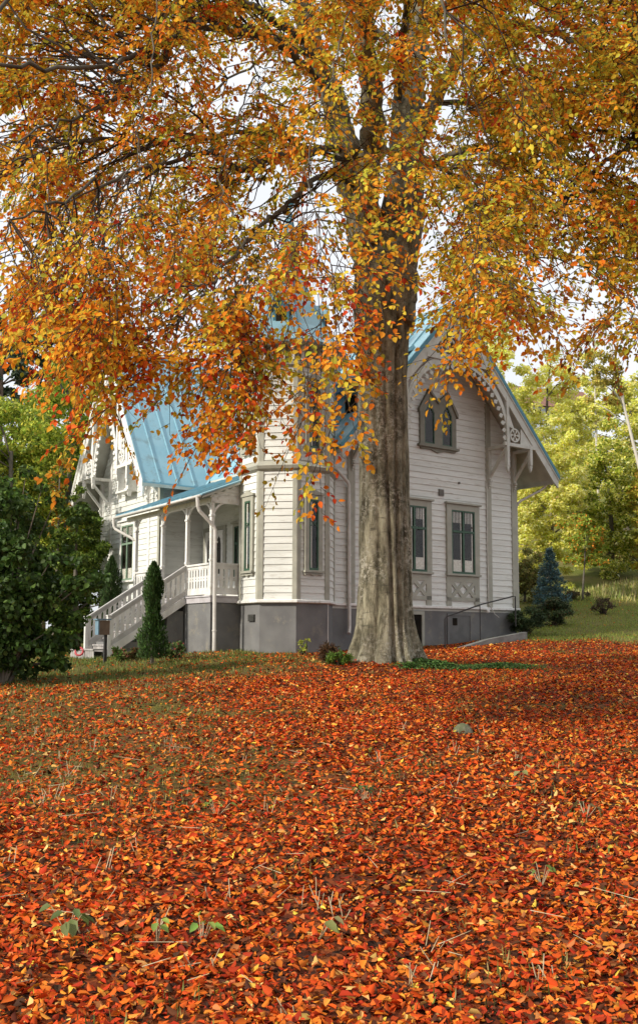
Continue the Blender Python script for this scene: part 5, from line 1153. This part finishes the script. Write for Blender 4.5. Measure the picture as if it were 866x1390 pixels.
weed('dark green weed in the middle of the leaf carpet below the trunk', 495, 1072, 7.8, 8, .07, [(.06, .10, .03), (.10, .15, .04)], .09, 6)
weed('pale green folded leaf standing right of centre in the carpet', 708, 1036, 8.4, 3, .08, [(.3, .36, .12)], .04, 7)
weed('brownish green wilted stems in the right foreground', 795, 1095, 7.3, 7, .08, [(.14, .15, .06), (.22, .18, .08)], .09, 8)
weed('tiny green shoots at the lower right of the carpet', 735, 1205, 5.8, 7, .04, WG, .07, 9)
p = at(628, 985, 11.0); X = float(p[0]); zz = g(X, 11.0); mb = MB()
mb.lathe((0, 0, -.03), [(.10, 0), (.12, .04), (.10, .10), (.06, .15), (.01, .17)], 9); rk = mb.build('stone', M['mossrock'], loc=(X, 11.0, zz)); rk.scale = (1, .7, .8)
tag(rk, 'small mossy pointed stone sticking out of the fallen leaves', 'stone')
# ------------------------------------------------------------------ world, sun, camera
SUN_AZ, SUN_EL = math.radians(-122), math.radians(31)      # azimuth from +Y, clockwise positive
sd = Vector((math.sin(SUN_AZ)*math.cos(SUN_EL), math.cos(SUN_AZ)*math.cos(SUN_EL), math.sin(SUN_EL)))
w = bpy.data.worlds.new('World'); bpy.context.scene.world = w; w.use_nodes = True; nt = w.node_tree; L = nt.links.new; bg = nt.nodes['Background']
sky = nd(nt, 'ShaderNodeTexSky', sky_type='NISHITA'); sky.sun_disc = False; sky.sun_elevation = SUN_EL; sky.sun_rotation = SUN_AZ; sky.dust_density = 2.; sky.air_density = 1.2
tc = nd(nt, 'ShaderNodeTexCoord'); nz = nd(nt, 'ShaderNodeTexNoise', Scale=2.2, Detail=6, Roughness=.55); L(tc.outputs['Generated'], nz.inputs['Vector'])
rp = nd(nt, 'ShaderNodeValToRGB'); rp.color_ramp.elements[0].position = .30; rp.color_ramp.elements[1].position = .55; rp.color_ramp.elements[0].color = (.75, .75, .75, 1); rp.color_ramp.elements[1].color = (1, 1, 1, 1); L(nz.outputs[0], rp.inputs[0])
mx = nd(nt, 'ShaderNodeMix', data_type='RGBA'); L(rp.outputs[0], mx.inputs[0]); L(sky.outputs[0], mx.inputs[6]); mx.inputs[7].default_value = (9.3, 9.6, 10.1, 1)
L(mx.outputs[2], bg.inputs[0]); bg.inputs[1].default_value = .09
sl = bpy.data.lights.new('sun', 'SUN'); sl.energy = 4.0; sl.angle = math.radians(4.0); sl.color = (1, .92, .80)
so = bpy.data.objects.new('sun', sl); C.objects.link(so); so.location = (-20, -10, 30); so.rotation_euler = sd.to_track_quat('Z', 'Y').to_euler()
cam = bpy.data.cameras.new('camera'); co = bpy.data.objects.new('camera', cam); C.objects.link(co); bpy.context.scene.camera = co
cam.sensor_fit = 'HORIZONTAL'; cam.sensor_width = 36; cam.lens = 36*FPX/866; cam.clip_start = .1; cam.clip_end = 3000
cam.shift_y = (CY-695)/866
co.matrix_world = Matrix(((_r[0], -_d[0], -_f[0], 0), (_r[1], -_d[1], -_f[1], 0), (_r[2], -_d[2], -_f[2], 0), (0, 0, 0, 1)))
sc = bpy.context.scene; sc.render.engine = 'CYCLES'; sc.view_settings.view_transform = 'Standard'; sc.view_settings.look = 'None'; sc.view_settings.exposure = 0.25; sc.view_settings.gamma = 1
sc.cycles.max_bounces = 6; sc.cycles.transparent_max_bounces = 8; sc.cycles.use_denoising = True
sc.cycles.diffuse_bounces = 3; sc.cycles.transmission_bounces = 3
